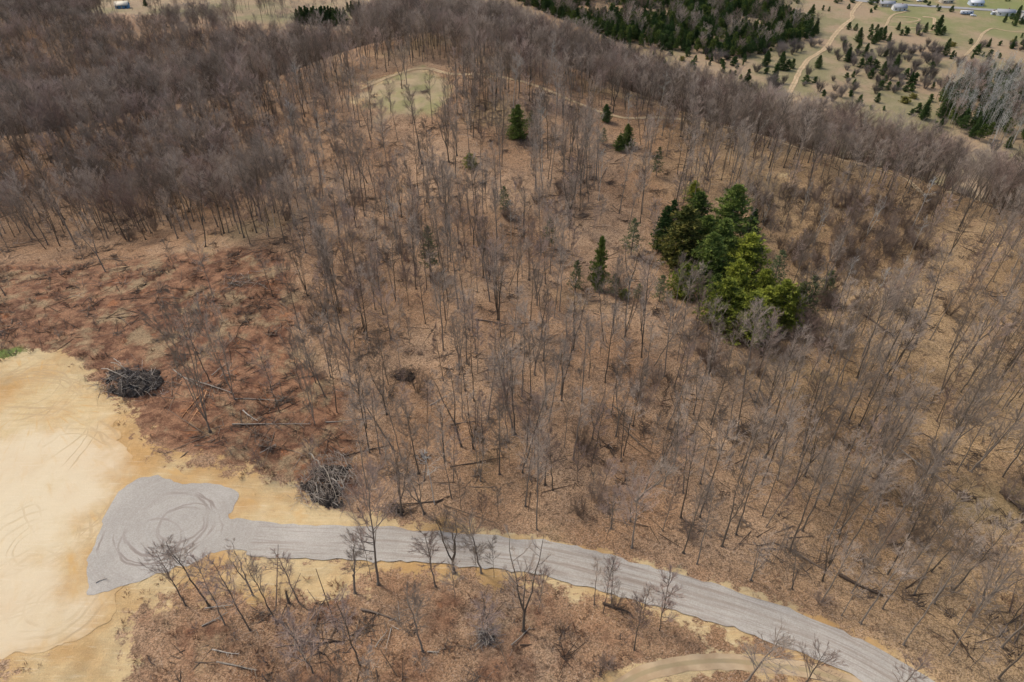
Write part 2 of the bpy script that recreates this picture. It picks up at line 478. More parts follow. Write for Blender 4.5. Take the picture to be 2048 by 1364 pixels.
def segs_mesh(S, sides):
    """S: rows x0 y0 z0 x1 y1 z1 r0 r1 -> open tapered prisms (V,F)"""
    S = np.asarray(S, float).reshape(-1, 8)
    A, B = S[:, 0:3], S[:, 3:6]
    D = B - A; D /= np.linalg.norm(D, axis=1, keepdims=True) + 1e-9
    ref = np.where(np.abs(D[:, 2:3]) < .97, np.array([[0, 0, 1.0]]), np.array([[1.0, 0, 0]]))
    U = np.cross(D, ref); U /= np.linalg.norm(U, axis=1, keepdims=True) + 1e-9
    W = np.cross(D, U)
    a = np.arange(sides) * 2 * math.pi / sides
    ring = U[:, None, :] * np.cos(a)[None, :, None] + W[:, None, :] * np.sin(a)[None, :, None]
    V = np.concatenate([A[:, None] + ring * S[:, 6][:, None, None], B[:, None] + ring * S[:, 7][:, None, None]], 1)
    n = len(S)
    base = (np.arange(n) * 2 * sides)[:, None]
    k = np.arange(sides); k2 = (k + 1) % sides
    F = np.stack([base + k, base + k2, base + sides + k2, base + sides + k], 2).reshape(-1, 4)
    return V.reshape(-1, 3), F

def join(parts):
    Vs, Fs, off = [], [], 0
    for V, F in parts:
        Vs.append(V); Fs.append(F + off); off += len(V)
    return np.concatenate(Vs), Fs

def path_segs(P, r0, r1, pw=1.0):
    P = np.asarray(P, float); n = len(P) - 1
    t = np.linspace(0, 1, n + 1) ** pw
    r = r0 + (r1 - r0) * t
    return [np.concatenate([P[i], P[i + 1], [r[i], r[i + 1]]]) for i in range(n)]

def rdir(rnd, base, spread):
    """unit vector near base"""
    v = np.array([rnd.gauss(0, 1), rnd.gauss(0, 1), rnd.gauss(0, 1)])
    v = base + v * spread
    return v / np.linalg.norm(v)

# ------------------------------------------------------------------ bare trees
def bare_tree(seed, H=18, r=.17, clear=.42, width=2.6, nlimb=18, forks=1, twigs=7, tw=.011, wob=.25, upness=.75):
    rnd = random.Random(seed); r *= .82; tw *= .85; width *= .80
    trunk, limbs, fine = [], [], []
    leaders = []
    base = np.zeros(3)
    if forks == 1:
        n = 9; P = [np.array([0, 0, -.4])]
        dx, dy = rnd.uniform(-wob, wob), rnd.uniform(-wob, wob)
        for i in range(1, n + 1):
            z = H * .95 * i / n
            P.append(np.array([dx * i * .35 + rnd.uniform(-1, 1) * wob * .35, dy * i * .35 + rnd.uniform(-1, 1) * wob * .35, z]))
        leaders.append((P, r, clear))
    else:
        fz = H * rnd.uniform(.12, .34) if forks < 4 else H * .08
        P = [np.array([0, 0, -.4]), np.array([0, 0, fz * .5]), np.array([rnd.uniform(-.1, .1), rnd.uniform(-.1, .1), fz])]
        trunk += path_segs(P, r, r * .86)
        a0 = rnd.uniform(0, 6.28)
        for k in range(forks):
            a = a0 + k * 6.283 / forks + rnd.uniform(-.4, .4)
            sp = width * rnd.uniform(.5, .95)
            Q = [P[-1]]; n = 7; top = H * rnd.uniform(.82, .97)
            for i in range(1, n + 1):
                t = i / n
                s = sp * (t ** .75)
                Q.append(np.array([math.cos(a) * s + rnd.uniform(-.15, .15), math.sin(a) * s + rnd.uniform(-.15, .15), fz + (top - fz) * t]))
            leaders.append((Q, r * (.72 if forks < 4 else .55), max(.15, clear - fz / H)))
    nl = max(5, int(nlimb / len(leaders)))
    wl = width * (1.0 if forks == 1 else .72)
    for Q, rr, cl in leaders:
        trunk += path_segs(Q, rr, .025, .9)
        Q = np.array(Q); n = len(Q) - 1
        for k in range(nl):
            t = cl + (1 - cl) * ((k + rnd.random()) / nl) ** .9
            t = min(t, .985)
            f = t * n; i = int(f); p = Q[i] + (Q[i + 1] - Q[i]) * (f - i)
            prof = math.sin(math.pi * min(1, .22 + .78 * (t - cl) / (1 - cl))) ** .6
            L = wl * 1.45 * (.35 + .75 * prof) * rnd.uniform(.7, 1.25)
            a = rnd.uniform(0, 6.283)
            d = np.array([math.cos(a), math.sin(a), upness * rnd.uniform(.6, 1.5)]); d /= np.linalg.norm(d)
            lr = rr * .42 * (1 - .65 * t)
            lp = [p]; dd = d.copy(); ns = 4
            for s in range(ns):
                dd = dd + np.array([rnd.gauss(0, .13), rnd.gauss(0, .13), .13 + rnd.gauss(0, .06)]); dd /= np.linalg.norm(dd)
                lp.append(lp[-1] + dd * L / ns)
            limbs += path_segs(lp, max(lr, .028), .014)
            nb = 7
            for b_ in range(nb):
                u = .18 + .82 * (b_ + rnd.random()) / nb
                g = min(u, .99) * ns; j = int(g); bp = lp[j] + (lp[j + 1] - lp[j]) * (g - j)
                bd = rdir(rnd, (lp[j + 1] - lp[j]) / (L / ns) + np.array([0, 0, .25]), .48)
                BL = L * .42 * rnd.uniform(.6, 1.2) * (1.15 - .5 * u)
                m_ = bp + bd * BL * .5; e = m_ + rdir(rnd, bd + np.array([0, 0, .2]), .2) * BL * .5
                fine.append(np.concatenate([bp, m_, [.016, .012]])); fine.append(np.concatenate([m_, e, [.012, .007]]))
                for tt in range(int(twigs * 1.15)):
                    v = rnd.uniform(.15, 1); tp = bp + (m_ - bp) * (v * 2) if v < .5 else m_ + (e - m_) * (v * 2 - 1)
                    td = rdir(rnd, bd + np.array([0, 0, .3]), .5)
                    fine.append(np.concatenate([tp, tp + td * rnd.uniform(.35, 1.0) * (BL * .45 + .40), [tw, tw * .4]]))
    # root flare
    for k in range(5):
        a = k * 1.257 + rnd.random()
        trunk.append(np.array([math.cos(a) * r * 2.1, math.sin(a) * r * 2.1, -.25, math.cos(a) * r * .35, math.sin(a) * r * .35, r * 3.2, r * .45, r * .3]))
    return np.array(trunk), np.array(limbs), np.array(fine)

def tree_meshes(name, mats, **k):
    t, l, f = bare_tree(**k)
    V, F = join([segs_mesh(t, 6), segs_mesh(l, 4)])
    tm = mesh_np(name + '_trunk', V, F, mats[0], True)
    V, F = segs_mesh(f, 3)
    cm = mesh_np(name + '_crown', V, [F], mats[1])
    # one joined mesh for the far wood
    V1, F1 = segs_mesh(t, 4); V2, F2 = segs_mesh(l, 3); V3, F3 = segs_mesh(f, 3)
    Vj, Fj = join([(V1, F1), (V2, F2), (V3, F3)])
    mi = np.concatenate([np.zeros(len(F1) + len(F2)), np.ones(len(F3))])
    jm = mesh_np(name + '_whole', Vj, Fj, [mats[0], mats[1]], False, mi)
    return dict(trunk=tm, crown=cm, whole=jm, H=k['H'])

GB = (M_BARK, M_TWIG); GR = (M_BARK, M_TWIGR); GP = (M_PALE, M_PALE)
TREES = {}
def T(key, form, mats, **k):
    d = tree_meshes('bare_' + key, mats, **k); d['form'] = form; TREES[key] = d
# slender woodland trees
T('s1', 'slender', GB, seed=1, H=17, r=.14, clear=.42, width=2.0, nlimb=22)
T('s2', 'slender', GB, seed=2, H=18, r=.16, clear=.40, width=2.3, nlimb=24)
T('s3', 'slender', GR, seed=3, H=15, r=.12, clear=.32, width=1.9, nlimb=24)
T('s4', 'tall straight', GB, seed=4, H=21, r=.19, clear=.50, width=2.4, nlimb=24)
T('s5', 'tall straight', GB, seed=5, H=20, r=.18, clear=.42, width=2.6, nlimb=26)
# forked / twin
T('f1', 'forked', GB, seed=6, H=18, r=.20, clear=.50, width=2.4, nlimb=22, forks=2)
T('f2', 'forked', GB, seed=7, H=17, r=.21, clear=.45, width=2.9, nlimb=24, forks=3)
T('m1', 'many-stemmed', GB, seed=8, H=16, r=.22, clear=.42, width=3.0, nlimb=26, forks=5, twigs=6)
T('g1', 'fan-shaped', (M_STK2, M_TWIG), seed=33, H=17, r=.15, clear=.30, width=3.2, nlimb=38, forks=5, twigs=9, tw=.013)
# broad oaks
T('b1', 'broad-crowned', GB, seed=9, H=16, r=.24, clear=.34, width=3.8, nlimb=26, forks=3, twigs=8, upness=.6)
T('b2', 'broad-crowned', GR, seed=10, H=15, r=.22, clear=.32, width=3.6, nlimb=26, forks=1, twigs=9, upness=.6)
# thin saplings
T('p1', 'thin young', GB, seed=11, H=10, r=.06, clear=.25, width=1.3, nlimb=18, twigs=6)
T('p2', 'thin young', GR, seed=12, H=8.5, r=.055, clear=.18, width=1.4, nlimb=20, twigs=7)
T('t1', 'thin reddish', (M_BARK, M_TWIGD), seed=31, H=8, r=.06, clear=.15, width=1.7, nlimb=24, twigs=8)
T('t2', 'thin reddish', (M_BARK, M_TWIGD), seed=32, H=9, r=.06, clear=.2, width=1.6, nlimb=24, twigs=8, forks=2)
# pale barked
T('w1', 'pale-barked', GP, seed=13, H=18, r=.13, clear=.55, width=1.5, nlimb=13, twigs=4)
T('w2', 'pale-barked', GP, seed=14, H=17, r=.13, clear=.5, width=1.7, nlimb=13, forks=2, twigs=4)
# dense canopy trees for the closed woods
T('c1', 'dense-crowned', GB, seed=15, H=17, r=.19, clear=.42, width=4.3, nlimb=24, twigs=11, tw=.016)
T('c2', 'dense-crowned', GR, seed=16, H=16, r=.19, clear=.40, width=4.4, nlimb=24, twigs=11, tw=.016)
T('c3', 'dense-crowned', GB, seed=17, H=18, r=.21, clear=.42, width=4.7, nlimb=26, twigs=11, forks=2, tw=.016)

# ------------------------------------------------------------------ conifers
def conifer(seed, H=12, w=2.6, base=.12, whorls=16, per=6, tufts=9, blades=8, bl=.36, bw=.085, r=.16, droop=-.05, shape=1.0, irr=.25):
    rnd = random.Random(seed)
    wood = path_segs([np.array([0, 0, -.3]), np.array([rnd.uniform(-.1, .1), 0, H * .5]), np.array([rnd.uniform(-.15, .15), rnd.uniform(-.1, .1), H * .98])], r, .02)
    tc, td, tr = [], [], []
    for i in range(whorls):
        t = base + (1 - base) * (i + .5 * rnd.random()) / whorls
        z = H * t
        prof = ((1 - t) / (1 - base)) ** (.72 * shape)
        low = min(1, .55 + (t - base) / (1 - base) * 3)
        for k in range(per):
            a = rnd.uniform(0, 6.283)
            L = max(.35, w * prof * low * rnd.uniform(1 - irr * 1.6, 1 + irr))
            d = np.array([math.cos(a), math.sin(a), droop + .55 * t + rnd.uniform(-.12, .12)]); d /= np.linalg.norm(d)
            p0 = np.array([0, 0, z]); p1 = p0 + d * L
            wood.append(np.concatenate([p0, p1, [.035, .012]]))
            nt_ = max(3, int(tufts * (.45 + .55 * L / w)))
            for j in range(nt_):
                u = .22 + .78 * (j + rnd.random()) / nt_
                side = np.array([-math.sin(a), math.cos(a), 0]) * rnd.uniform(-.34, .34) * L * (1.1 - .6 * u)
                tc.append(p0 + d * L * u + side + np.array([0, 0, rnd.uniform(-.1, .12)])); td.append(d); tr.append(rnd.random())
    for j in range(6):
        tc.append(np.array([0, 0, H * (1 - .015 * j)])); td.append(np.array([0, 0, 1.0])); tr.append(rnd.random())
    rs = np.random.RandomState(seed)
    tc, td, tr = np.array(tc), np.array(td), np.array(tr)
    n = len(tc)
    c = np.repeat(tc, blades, 0); d = np.repeat(td, blades, 0); rr = np.repeat(tr, blades)
    dirs = d * .8 + rs.normal(0, .75, (n * blades, 3)) + np.array([0, 0, .35])
    dirs /= np.linalg.norm(dirs, axis=1, keepdims=True)
    sd = np.cross(dirs, rs.normal(0, 1, (n * blades, 3))); sd /= np.linalg.norm(sd, axis=1, keepdims=True) + 1e-9
    ln = bl * rs.uniform(.6, 1.3, (n * blades, 1)); c = c + rs.normal(0, .07, c.shape)
    V = np.stack([c - sd * bw, c + sd * bw, c + dirs * ln], 1).reshape(-1, 3)
    F = np.arange(n * blades * 3).reshape(-1, 3)
    return np.array(wood), V, F, np.repeat(rr, 3)

def conifer_meshes(name, needle, far=False, **k):
    wood, V, F, tr = conifer(**k)
    cm = mesh_np(name + '_crown', V, [F], needle)
    a = cm.attributes.new('tuft', 'FLOAT', 'POINT'); a.data.foreach_set('value', tr.astype(np.float32))
    WV, WF = segs_mesh(wood, 5)
    tm = mesh_np(name + '_trunk', WV, [WF], M_BARK)
    Vj, Fj = join([(V, F), (WV, WF)])
    jm = mesh_np(name + '_whole', Vj, Fj, [needle, M_BARK], False, np.concatenate([np.zeros(len(F)), np.ones(len(WF))]))
    a = jm.attributes.new('tuft', 'FLOAT', 'POINT'); a.data.foreach_set('value', np.concatenate([tr, np.zeros(len(WV))]).astype(np.float32))
    return dict(trunk=tm, crown=cm, whole=jm, H=k['H'])

CON = {
    'pine1': conifer_meshes('pine_a', M_PINE, seed=21, H=13, w=4.2, base=.03, whorls=26, per=9, tufts=12, blades=10, bl=.5, bw=.075, shape=.9, irr=.45),
    'pine2': conifer_meshes('pine_b', M_PINEY, seed=22, H=12, w=4.4, base=.04, whorls=24, per=9, tufts=12, blades=10, bl=.5, bw=.075, shape=.85, irr=.5),
    'pineb': conifer_meshes('pine_c', M_PINEB, seed=23, H=12, w=4.0, base=.02, whorls=26, per=9, tufts=12, blades=10, bl=.5, bw=.085, shape=.85, irr=.4),
    'thin': conifer_meshes('pine_d', M_PINED, seed=24, H=12, w=2.6, base=.15, whorls=16, per=5, tufts=6, blades=6, bl=.4, bw=.07),
    'dark': conifer_meshes('spruce_a', M_SPRUCE, seed=25, H=12, w=3.6, base=.03, whorls=22, per=8, tufts=10, blades=9, bw=.11, bl=.42),
    'bush': conifer_meshes('juniper_a', M_SPRUCE, seed=26, H=3.6, w=1.7, base=.03, whorls=9, per=6, tufts=6, blades=7, bl=.4, bw=.12, shape=.6, irr=.4),
    'bush2': conifer_meshes('juniper_b', M_SPRUCE, seed=27, H=5.5, w=2.0, base=.03, whorls=11, per=6, tufts=7, blades=7, bl=.42, bw=.13, shape=.75, irr=.4),
    'low': conifer_meshes('juniper_c', M_PINEB, seed=28, H=1.8, w=2.2, base=.05, whorls=5, per=8, tufts=6, blades=7, bl=.4, bw=.12, shape=.4, irr=.4),
    'crown': conifer_meshes('pine_e', M_SPRUCE, seed=29, H=11, w=3.2, base=.30, whorls=12, per=7, tufts=9, blades=9, bl=.45, bw=.12, shape=.55, irr=.35),
    'crowng': conifer_meshes('pine_f', M_PINE, seed=30, H=11, w=3.0, base=.25, whorls=12, per=7, tufts=9, blades=9, bl=.45, bw=.11, shape=.6, irr=.35),
}

# ------------------------------------------------------------------ bare shrubs, sticks
def shrub_mesh(name, seed, mat, H=2.0, w=1.2, stems=14, tw=6, r=.02):
    rnd = random.Random(seed); S = []
    for i in range(stems):
        a = rnd.uniform(0, 6.28); L = H * rnd.uniform(.55, 1.1)
        d = np.array([math.cos(a) * w / H * rnd.uniform(.1, .9), math.sin(a) * w / H * rnd.uniform(.1, .9), 1]); d /= np.linalg.norm(d)
        p0 = np.array([math.cos(a) * .15 * w, math.sin(a) * .15 * w, -.1]); m_ = p0 + d * L * .5; e = m_ + rdir(rnd, d, .2) * L * .5
        S += [np.concatenate([p0, m_, [r, r * .7]]), np.concatenate([m_, e, [r * .7, r * .35]])]
        for k in range(tw):
            v = rnd.uniform(.3, 1); tp = p0 + (m_ - p0) * v * 2 if v < .5 else m_ + (e - m_) * (v * 2 - 1)
            S.append(np.concatenate([tp, tp + rdir(rnd, d, .55) * L * rnd.uniform(.15, .4), [r * .5, r * .2]]))
    V, F = segs_mesh(S, 3)
    return mesh_np(name, V, [F], mat)

def debris_mesh(name, seed, mat, n=14, spread=2.0, L=2.6, r=.06, flat=.12):
    rnd = random.Random(seed); S = []
    for i in range(n):
        a = rnd.uniform(0, 6.28); q = rnd.uniform(0, spread); a2 = rnd.uniform(0, 6.28)
        p = np.array([math.cos(a) * q, math.sin(a) * q, rnd.uniform(0, .18)])
        d = np.array([math.cos(a2), math.sin(a2), rnd.uniform(-flat, flat)]); l = L * rnd.uniform(.4, 1.3)
        S.append(np.concatenate([p, p + d * l, [r, r * .4]]))
    V, F = segs_mesh(S, 4)
    return mesh_np(name, V, [F], mat)

M_BRUSH = mat_bark('russet brush stems', (.10, .055, .035), (.26, .14, .085))
M_SHG = mat_bark('grey shrub stems', (.10, .085, .072), (.25, .21, .18))
SHR = {
    'brush1': shrub_mesh('brush_a', 41, M_BRUSH, .9, 1.2, 14, 6, .022), 'brush2': shrub_mesh('brush_b', 42, M_BRUSH, .7, 1.4, 14, 6, .022),
    'brush3': shrub_mesh('brush_c', 43, M_SHG, 1.0, 1.2, 12, 6, .022),
    'thick1': shrub_mesh('thicket_a', 51, M_TWIGD, 4.2, 2.2, 26, 14, .03), 'thick2': shrub_mesh('thicket_b', 52, M_TWIGD, 3.2, 2.0, 26, 14, .028),
    'grey1': shrub_mesh('shrub_a', 44, M_SHG, 4.2, 2.6, 34, 22, .04), 'grey2': shrub_mesh('shrub_b', 45, M_SHG, 5.5, 2.4, 30, 24, .045),
    'deb1': debris_mesh('debris_a', 46, M_LOG), 'deb2': debris_mesh('debris_b', 47, M_LOG, 6, 2.6, 5.5, .075, .05), 'deb3': debris_mesh('debris_c', 48, M_DEAD, 4, 1.6, 3.2, .045),
    'deb4': debris_mesh('debris_d', 49, M_LOG, 26, 1.0, 1.8, .06, .45),
}

#==== SCENE
# ------------------------------------------------------------------ ground sheet
def axis(lo, hi, fine, c0, c1, grow, cap):
    a = list(np.arange(c0, c1 + 1e-6, fine)); s = fine; v = c1
    while v < hi: s = min(s * grow, cap if v < 900 else 400); v += s; a.append(v)
    s = fine; v = c0
    while v > lo: s = min(s * grow, cap if v > -900 else 400); v -= s; a.insert(0, v)
    return np.array(a)

xs = axis(-7000, 7000, .7, -110, 110, 1.012, 4.0)
ys = axis(-1500, 9000, .65, 30, 210, 1.012, 4.0)
GX, GY = np.meshgrid(xs, ys)
GZ = height(GX, GY)
dcl = near_clean(GX, GY)
DIRT_W = spline(at([(1180, 1420), (1240, 1372), (1290, 1345), (1360, 1328), (1450, 1322), (1530, 1330), (1620, 1342), (1720, 1375), (1800, 1420)]), 2)
rough = sstep(.5, 4, np.minimum(dcl, np.minimum(polydist(GX, GY, DIRT_W, False), polydist(GX, GY, RIDGE_W, False)) - 1.9)) * sstep(600, 250, GY)
GZ = GZ + rough * ((vnoise(GX, GY, 1.6, 9) - .5) * .35 + (vnoise(GX, GY, 4.5, 10) - .5) * .6)
GZ = GZ - .05 * sstep(1.5, -1.0, dcl)
nx, ny = len(xs), len(ys)
V = np.stack([GX, GY, GZ], 2).reshape(-1, 3)
I = np.arange(nx * ny).reshape(ny, nx)
F = np.stack([I[:-1, :-1], I[:-1, 1:], I[1:, 1:], I[1:, :-1]], 2).reshape(-1, 4)
gm = mesh_np('ground', V, [F], M_GROUND, True)
dP = polydist(GX, GY, PLATEAU)
hbase = GZ
fieldm = sstep(75, 100, dP) * sstep(60, 150, GX) + sstep(150, 190, dP) * sstep(530, 580, GY) * sstep(60, -60, GX)
SANDY = [at([q])[0] for q in ((722, 203), (740, 165), (800, 146), (860, 140), (985, 154), (1885, 372), (1700, 330), (1540, 350), (1945, 395))]
sandy = np.zeros(GX.shape)
for q_ in SANDY: sandy = np.maximum(sandy, .42 * gauss(GX, GY, q_[0], q_[1], 7, 3.5))
attrs = {
    'sand': np.maximum(sandy, np.maximum(np.maximum(sstep(6.0, -5, polydist(GX, GY, SPILL_W)) * .80, sstep(6.0, -4, polydist(GX, GY, SPILL2_W)) * .72),
                       np.maximum(sstep(6, -1.5, polydist(GX, GY, SAND_W)),
                                  np.maximum(sstep(3.2, -1, polydist(GX, GY, DIRT_W, False) - 1.2) * .62, sstep(2.8, 0, polydist(GX, GY, ROAD_W, False) - 3.0) * .62)))),
    'brush': np.maximum(sstep(9, -9, polydist(GX, GY, BRUSH_W)), .47 * sstep(8, 0, polydist(GX, GY, at([(260, 1240), (600, 1190), (800, 1180), (1100, 1230), (1260, 1290), (1200, 1440), (260, 1440)])))),
    'field': np.clip(fieldm, 0, 1),
    'meadow': np.maximum(sstep(10, -12, polydist(GX, GY, CLEAR_W) + (vnoise(GX, GY, 9, 44) - .5) * 12) * .80, sstep(3.5, 0, polydist(GX, GY, RIDGE_W, False) - 1) * .2),
    'green': np.maximum(sstep(3, -3, polydist(GX, GY, GREEN_W)), sstep(5, -9, polydist(GX, GY, GRASSY_W)) * .14),
    'grass': np.clip(sstep(380, 480, GX) * sstep(480, 620, GY) + sstep(520, 600, GY) * sstep(250, 330, GX) * .6, 0, 1),
}
for k, v in attrs.items():
    a = gm.attributes.new(k, 'FLOAT', 'POINT'); a.data.foreach_set('value', v.ravel().astype(np.float32))
tag(link('ground', gm), 'leaf covered hillside and open plain beyond', 'ground', kind='structure')

def ragged(poly, amp, step, seed):
    P = np.vstack([poly, poly[:1]]); out = []
    for i in range(len(P) - 1):
        n = max(1, int(np.linalg.norm(P[i + 1] - P[i]) / step))
        for k in range(n): out.append(P[i] + (P[i + 1] - P[i]) * k / n)
    out = np.array(out)
    # smooth the corners a little, then roughen
    for _ in range(3): out = (np.roll(out, 1, 0) + 2 * out + np.roll(out, -1, 0)) / 4
    out[:, 0] += (vnoise(out[:, 0], out[:, 1], 1.3, seed) - .5) * amp * 2 + (vnoise(out[:, 0], out[:, 1], 5, seed) - .5) * amp * 2
    out[:, 1] += (vnoise(out[:, 0], out[:, 1], 1.3, seed + 5) - .5) * amp * 2 + (vnoise(out[:, 0], out[:, 1], 5, seed + 5) - .5) * amp * 2
    return out

def sheet(name, poly, mat, off, amp=.35, step=.6, grid=1.3, seed=1, uvfun=None):
    P = ragged(np.asarray(poly), amp, step, seed)
    lo, hi = P.min(0), P.max(0)
    gx, gy = np.meshgrid(np.arange(lo[0], hi[0], grid), np.arange(lo[1], hi[1], grid))
    g = np.stack([gx.ravel(), gy.ravel()], 1); g = g[polydist(g[:, 0], g[:, 1], P) < -grid * .4]
    allp = np.vstack([P, g]); n = len(P)
    r = delaunay_2d_cdt([Vector(p) for p in allp], [(i, (i + 1) % n) for i in range(n)], [], 1, 1e-5)
    V2 = np.array([tuple(v) for v in r[0]]); T_ = np.array([f for f in r[2]])
    cen = V2[T_].mean(1); T_ = T_[polydist(cen[:, 0], cen[:, 1], P) < 0]
    V = np.column_stack([V2, height(V2[:, 0], V2[:, 1]) + off])
    me = mesh_np(name, V, [T_], mat, True)
    uv = me.uv_layers.new(name='track')
    U = uvfun(V2) if uvfun else V2
    idx = np.zeros(len(me.loops), np.int32); me.loops.foreach_get('vertex_index', idx)
    uv.data.foreach_set('uv', U[idx].astype(np.float32).ravel())
    return link(name, me)

def strip(name, line, half, mat, off, amp=.2, across=6, seed=3):
    line = np.asarray(line); T_ = np.gradient(line, axis=0); T_ /= np.linalg.norm(T_, axis=1, keepdims=True)
    Nn = np.stack([-T_[:, 1], T_[:, 0]], 1)
    s = np.concatenate([[0], np.cumsum(np.linalg.norm(np.diff(line, axis=0), axis=1))])
    rows, uvs = [], []
    for k in range(across + 1):
        v = k / across * 2 - 1
        wd = half * v
        e = 0
        if k in (0, across): e = (vnoise(s, s * 0 + k * 50, 1.4, seed) - .5) * amp * 2 + (vnoise(s, s * 0 + k * 50, 7, seed) - .5) * amp * 2
        q = line + Nn * (wd + e)[:, None] if np.ndim(e) else line + Nn * wd
        rows.append(q); uvs.append(np.stack([s, np.full(len(s), wd)], 1))
    Q = np.array(rows); n = len(s)
    V = np.column_stack([Q.reshape(-1, 2), height(Q[:, :, 0], Q[:, :, 1]).ravel() + off])
    I = np.arange((across + 1) * n).reshape(across + 1, n)
    F = np.stack([I[:-1, :-1], I[:-1, 1:], I[1:, 1:], I[1:, :-1]], 2).reshape(-1, 4)[:, ::-1]
    me = mesh_np(name, V, [F], mat, True)
    uv = me.uv_layers.new(name='track'); U = np.array(uvs).reshape(-1, 2)
    idx = np.zeros(len(me.loops), np.int32); me.loops.foreach_get('vertex_index', idx)
    uv.data.foreach_set('uv', U[idx].astype(np.float32).ravel())
    return link(name, me)

so = sheet('sand_lot', SAND_W, M_SAND, .012, .9, .6, 1.3, 2)
vc = np.zeros(len(so.data.vertices) * 3, np.float32); so.data.vertices.foreach_get('co', vc); vc = vc.reshape(-1, 3)
PALE_W = at([(-260, 860), (60, 850), (150, 835), (215, 870), (205, 960), (190, 1040), (170, 1190), (215, 1200), (150, 1262), (40, 1300), (-260, 1300)])
a = so.data.attributes.new('pale', 'FLOAT', 'POINT'); a.data.foreach_set('value', sstep(9, -9, polydist(vc[:, 0], vc[:, 1], PALE_W)).astype(np.float32))
tag(so, 'graded pale sand lot with curved wheel ruts', 'ground', kind='structure')
pc = at([(362, 1045)])[0]
def ring_uv(V2):
    d = V2 - pc; r = np.hypot(d[:, 0], d[:, 1] * 1.05)
    # rings around the turning circle that open out into the road at the right
    k = sstep(9, 20, d[:, 0])
    along = np.arctan2(d[:, 1], np.abs(d[:, 0]) + .01) * 8 * (1 - k) + d[:, 0] * k
    return np.stack([along, r * (1 - k) + d[:, 1] * k], 1)
tag(sheet('gravel_pad', PAD_W, M_GRAVELP, .05, .45, .6, 1.0, 4, ring_uv), 'grey gravel turning circle spread on the sand', 'pavement', kind='structure')
tag(strip('gravel_road', spline(at(ROADC_PX), 1.0), 3.15, M_GRAVEL, .11, .3, 8), 'grey gravel road curving away to the lower right', 'road', kind='structure')

def track(name, px, half, off=.14, step=2.0, label=None):
    o = strip(name, spline(at(px), step), half, M_TRACK, off, .35 if half > 1.2 else .15, 6)
    return tag(o, label, 'track', kind='structure')
track('dirt_track', [(1180, 1420), (1240, 1372), (1290, 1345), (1360, 1328), (1450, 1322), (1530, 1330), (1620, 1342), (1720, 1375), (1800, 1420)], 1.15, .05, 1.0,
      'sandy wheel track curving below the gravel road')

track('dirt_track', [(1578, 186), (1592, 158), (1601, 140), (1618, 118), (1640, 105), (1655, 92), (1668, 72), (1688, 50), (1704, 38), (1703, 28), (1712, 14), (1722, 3)], 1.7, .25, 3,
      'pale two-rut sand track running straight out over the plain')
for px, hw, lb in (([(1930, 112), (1955, 85), (1965, 68), (1985, 57), (2012, 62), (2060, 66)], 1.0, 'thin foot track bending through the right of the plain'),
                   ([(1770, 55), (1782, 33), (1800, 26), (1818, 22)], .9, 'thin track up to the white house'),
                   ([(1772, 54), (1810, 55), (1850, 56), (1850, 52), (1825, 46), (1812, 45), (1835, 42), (1838, 38), (1812, 34), (1790, 33)], .9, 'winding thin track looping over the green field'),
                   ([(1855, 62), (1868, 58), (1868, 45), (1867, 36), (1845, 34)], 1.3, 'pale sandy patch of track at the field corner'),
                   ([(1560, 700), (1560, 700.5)], 0, '')):
    if hw: track('foot_track', px, hw, .25, 3, lb)
rt = strip('ridge_trail', RIDGE_W, .8, M_TRACK, .16, .25, 4, 8); tag(rt, 'sandy trail along the wooded ridge', 'track', kind='structure')
M_ASPH = mat_flat('worn asphalt', (.30, .29, .28), .1, .5)
pr = strip('paved_road', spline(at([(1690, -3), (1722, 2), (1800, 9), (1880, 14), (1960, 19), (2048, 24), (2140, 30)]), 4), 3.6, M_ASPH, .3, 0, 2)
tag(pr, 'straight paved road across the far plain', 'road', kind='structure')

# ------------------------------------------------------------------ scattering
def in_poly(px, py, P): return polydist(px, py, P) < 0

def scatter(step, x0, x1, y0, y1, seed):
    rs = np.random.RandomState(seed)
    gx, gy = np.meshgrid(np.arange(x0, x1, step), np.arange(y0, y1, step))
    gx = gx + rs.uniform(-.48, .48, gx.shape) * step; gy = gy + rs.uniform(-.48, .48, gy.shape) * step
    return gx.ravel(), gy.ravel(), rs

_o = 'first second third fourth fifth sixth seventh eighth ninth tenth eleventh twelfth thirteenth fourteenth fifteenth sixteenth seventeenth eighteenth nineteenth'.split()
ORD = _o + [t + 'ieth' if not k else t + 'y-' + _o[k - 1] for t in ('twent', 'thirt', 'fort', 'fift', 'sixt') for k in range(10)]

def height_for(px, py, topy):
    """ground point under pixel and the height that reaches topy"""
    p = at([(px, py)])[0]; z0 = hz(*p)
    lo, hi = .3, 60
    for _ in range(24):
        m = (lo + hi) / 2
        if project(p[0], p[1], z0 + m)[1] > topy: lo = m
        else: hi = m
    return p, z0, (lo + hi) / 2

def place_tree(key, x, y, z, H, rz, tilt=(0, 0), wide=1.0, src=TREES, name='bare_tree', cat='tree', label=None, group=None):
    d = src[key]; s = H / d['H']
    e = empty(name, (x, y, z), rz); e.rotation_euler = (tilt[0], tilt[1], rz); e.scale = (s * wide, s * wide, s)
    link('trunk', d['trunk'], e); link('crown', d['crown'], e)
    tag(e, label, cat, group)
    return e

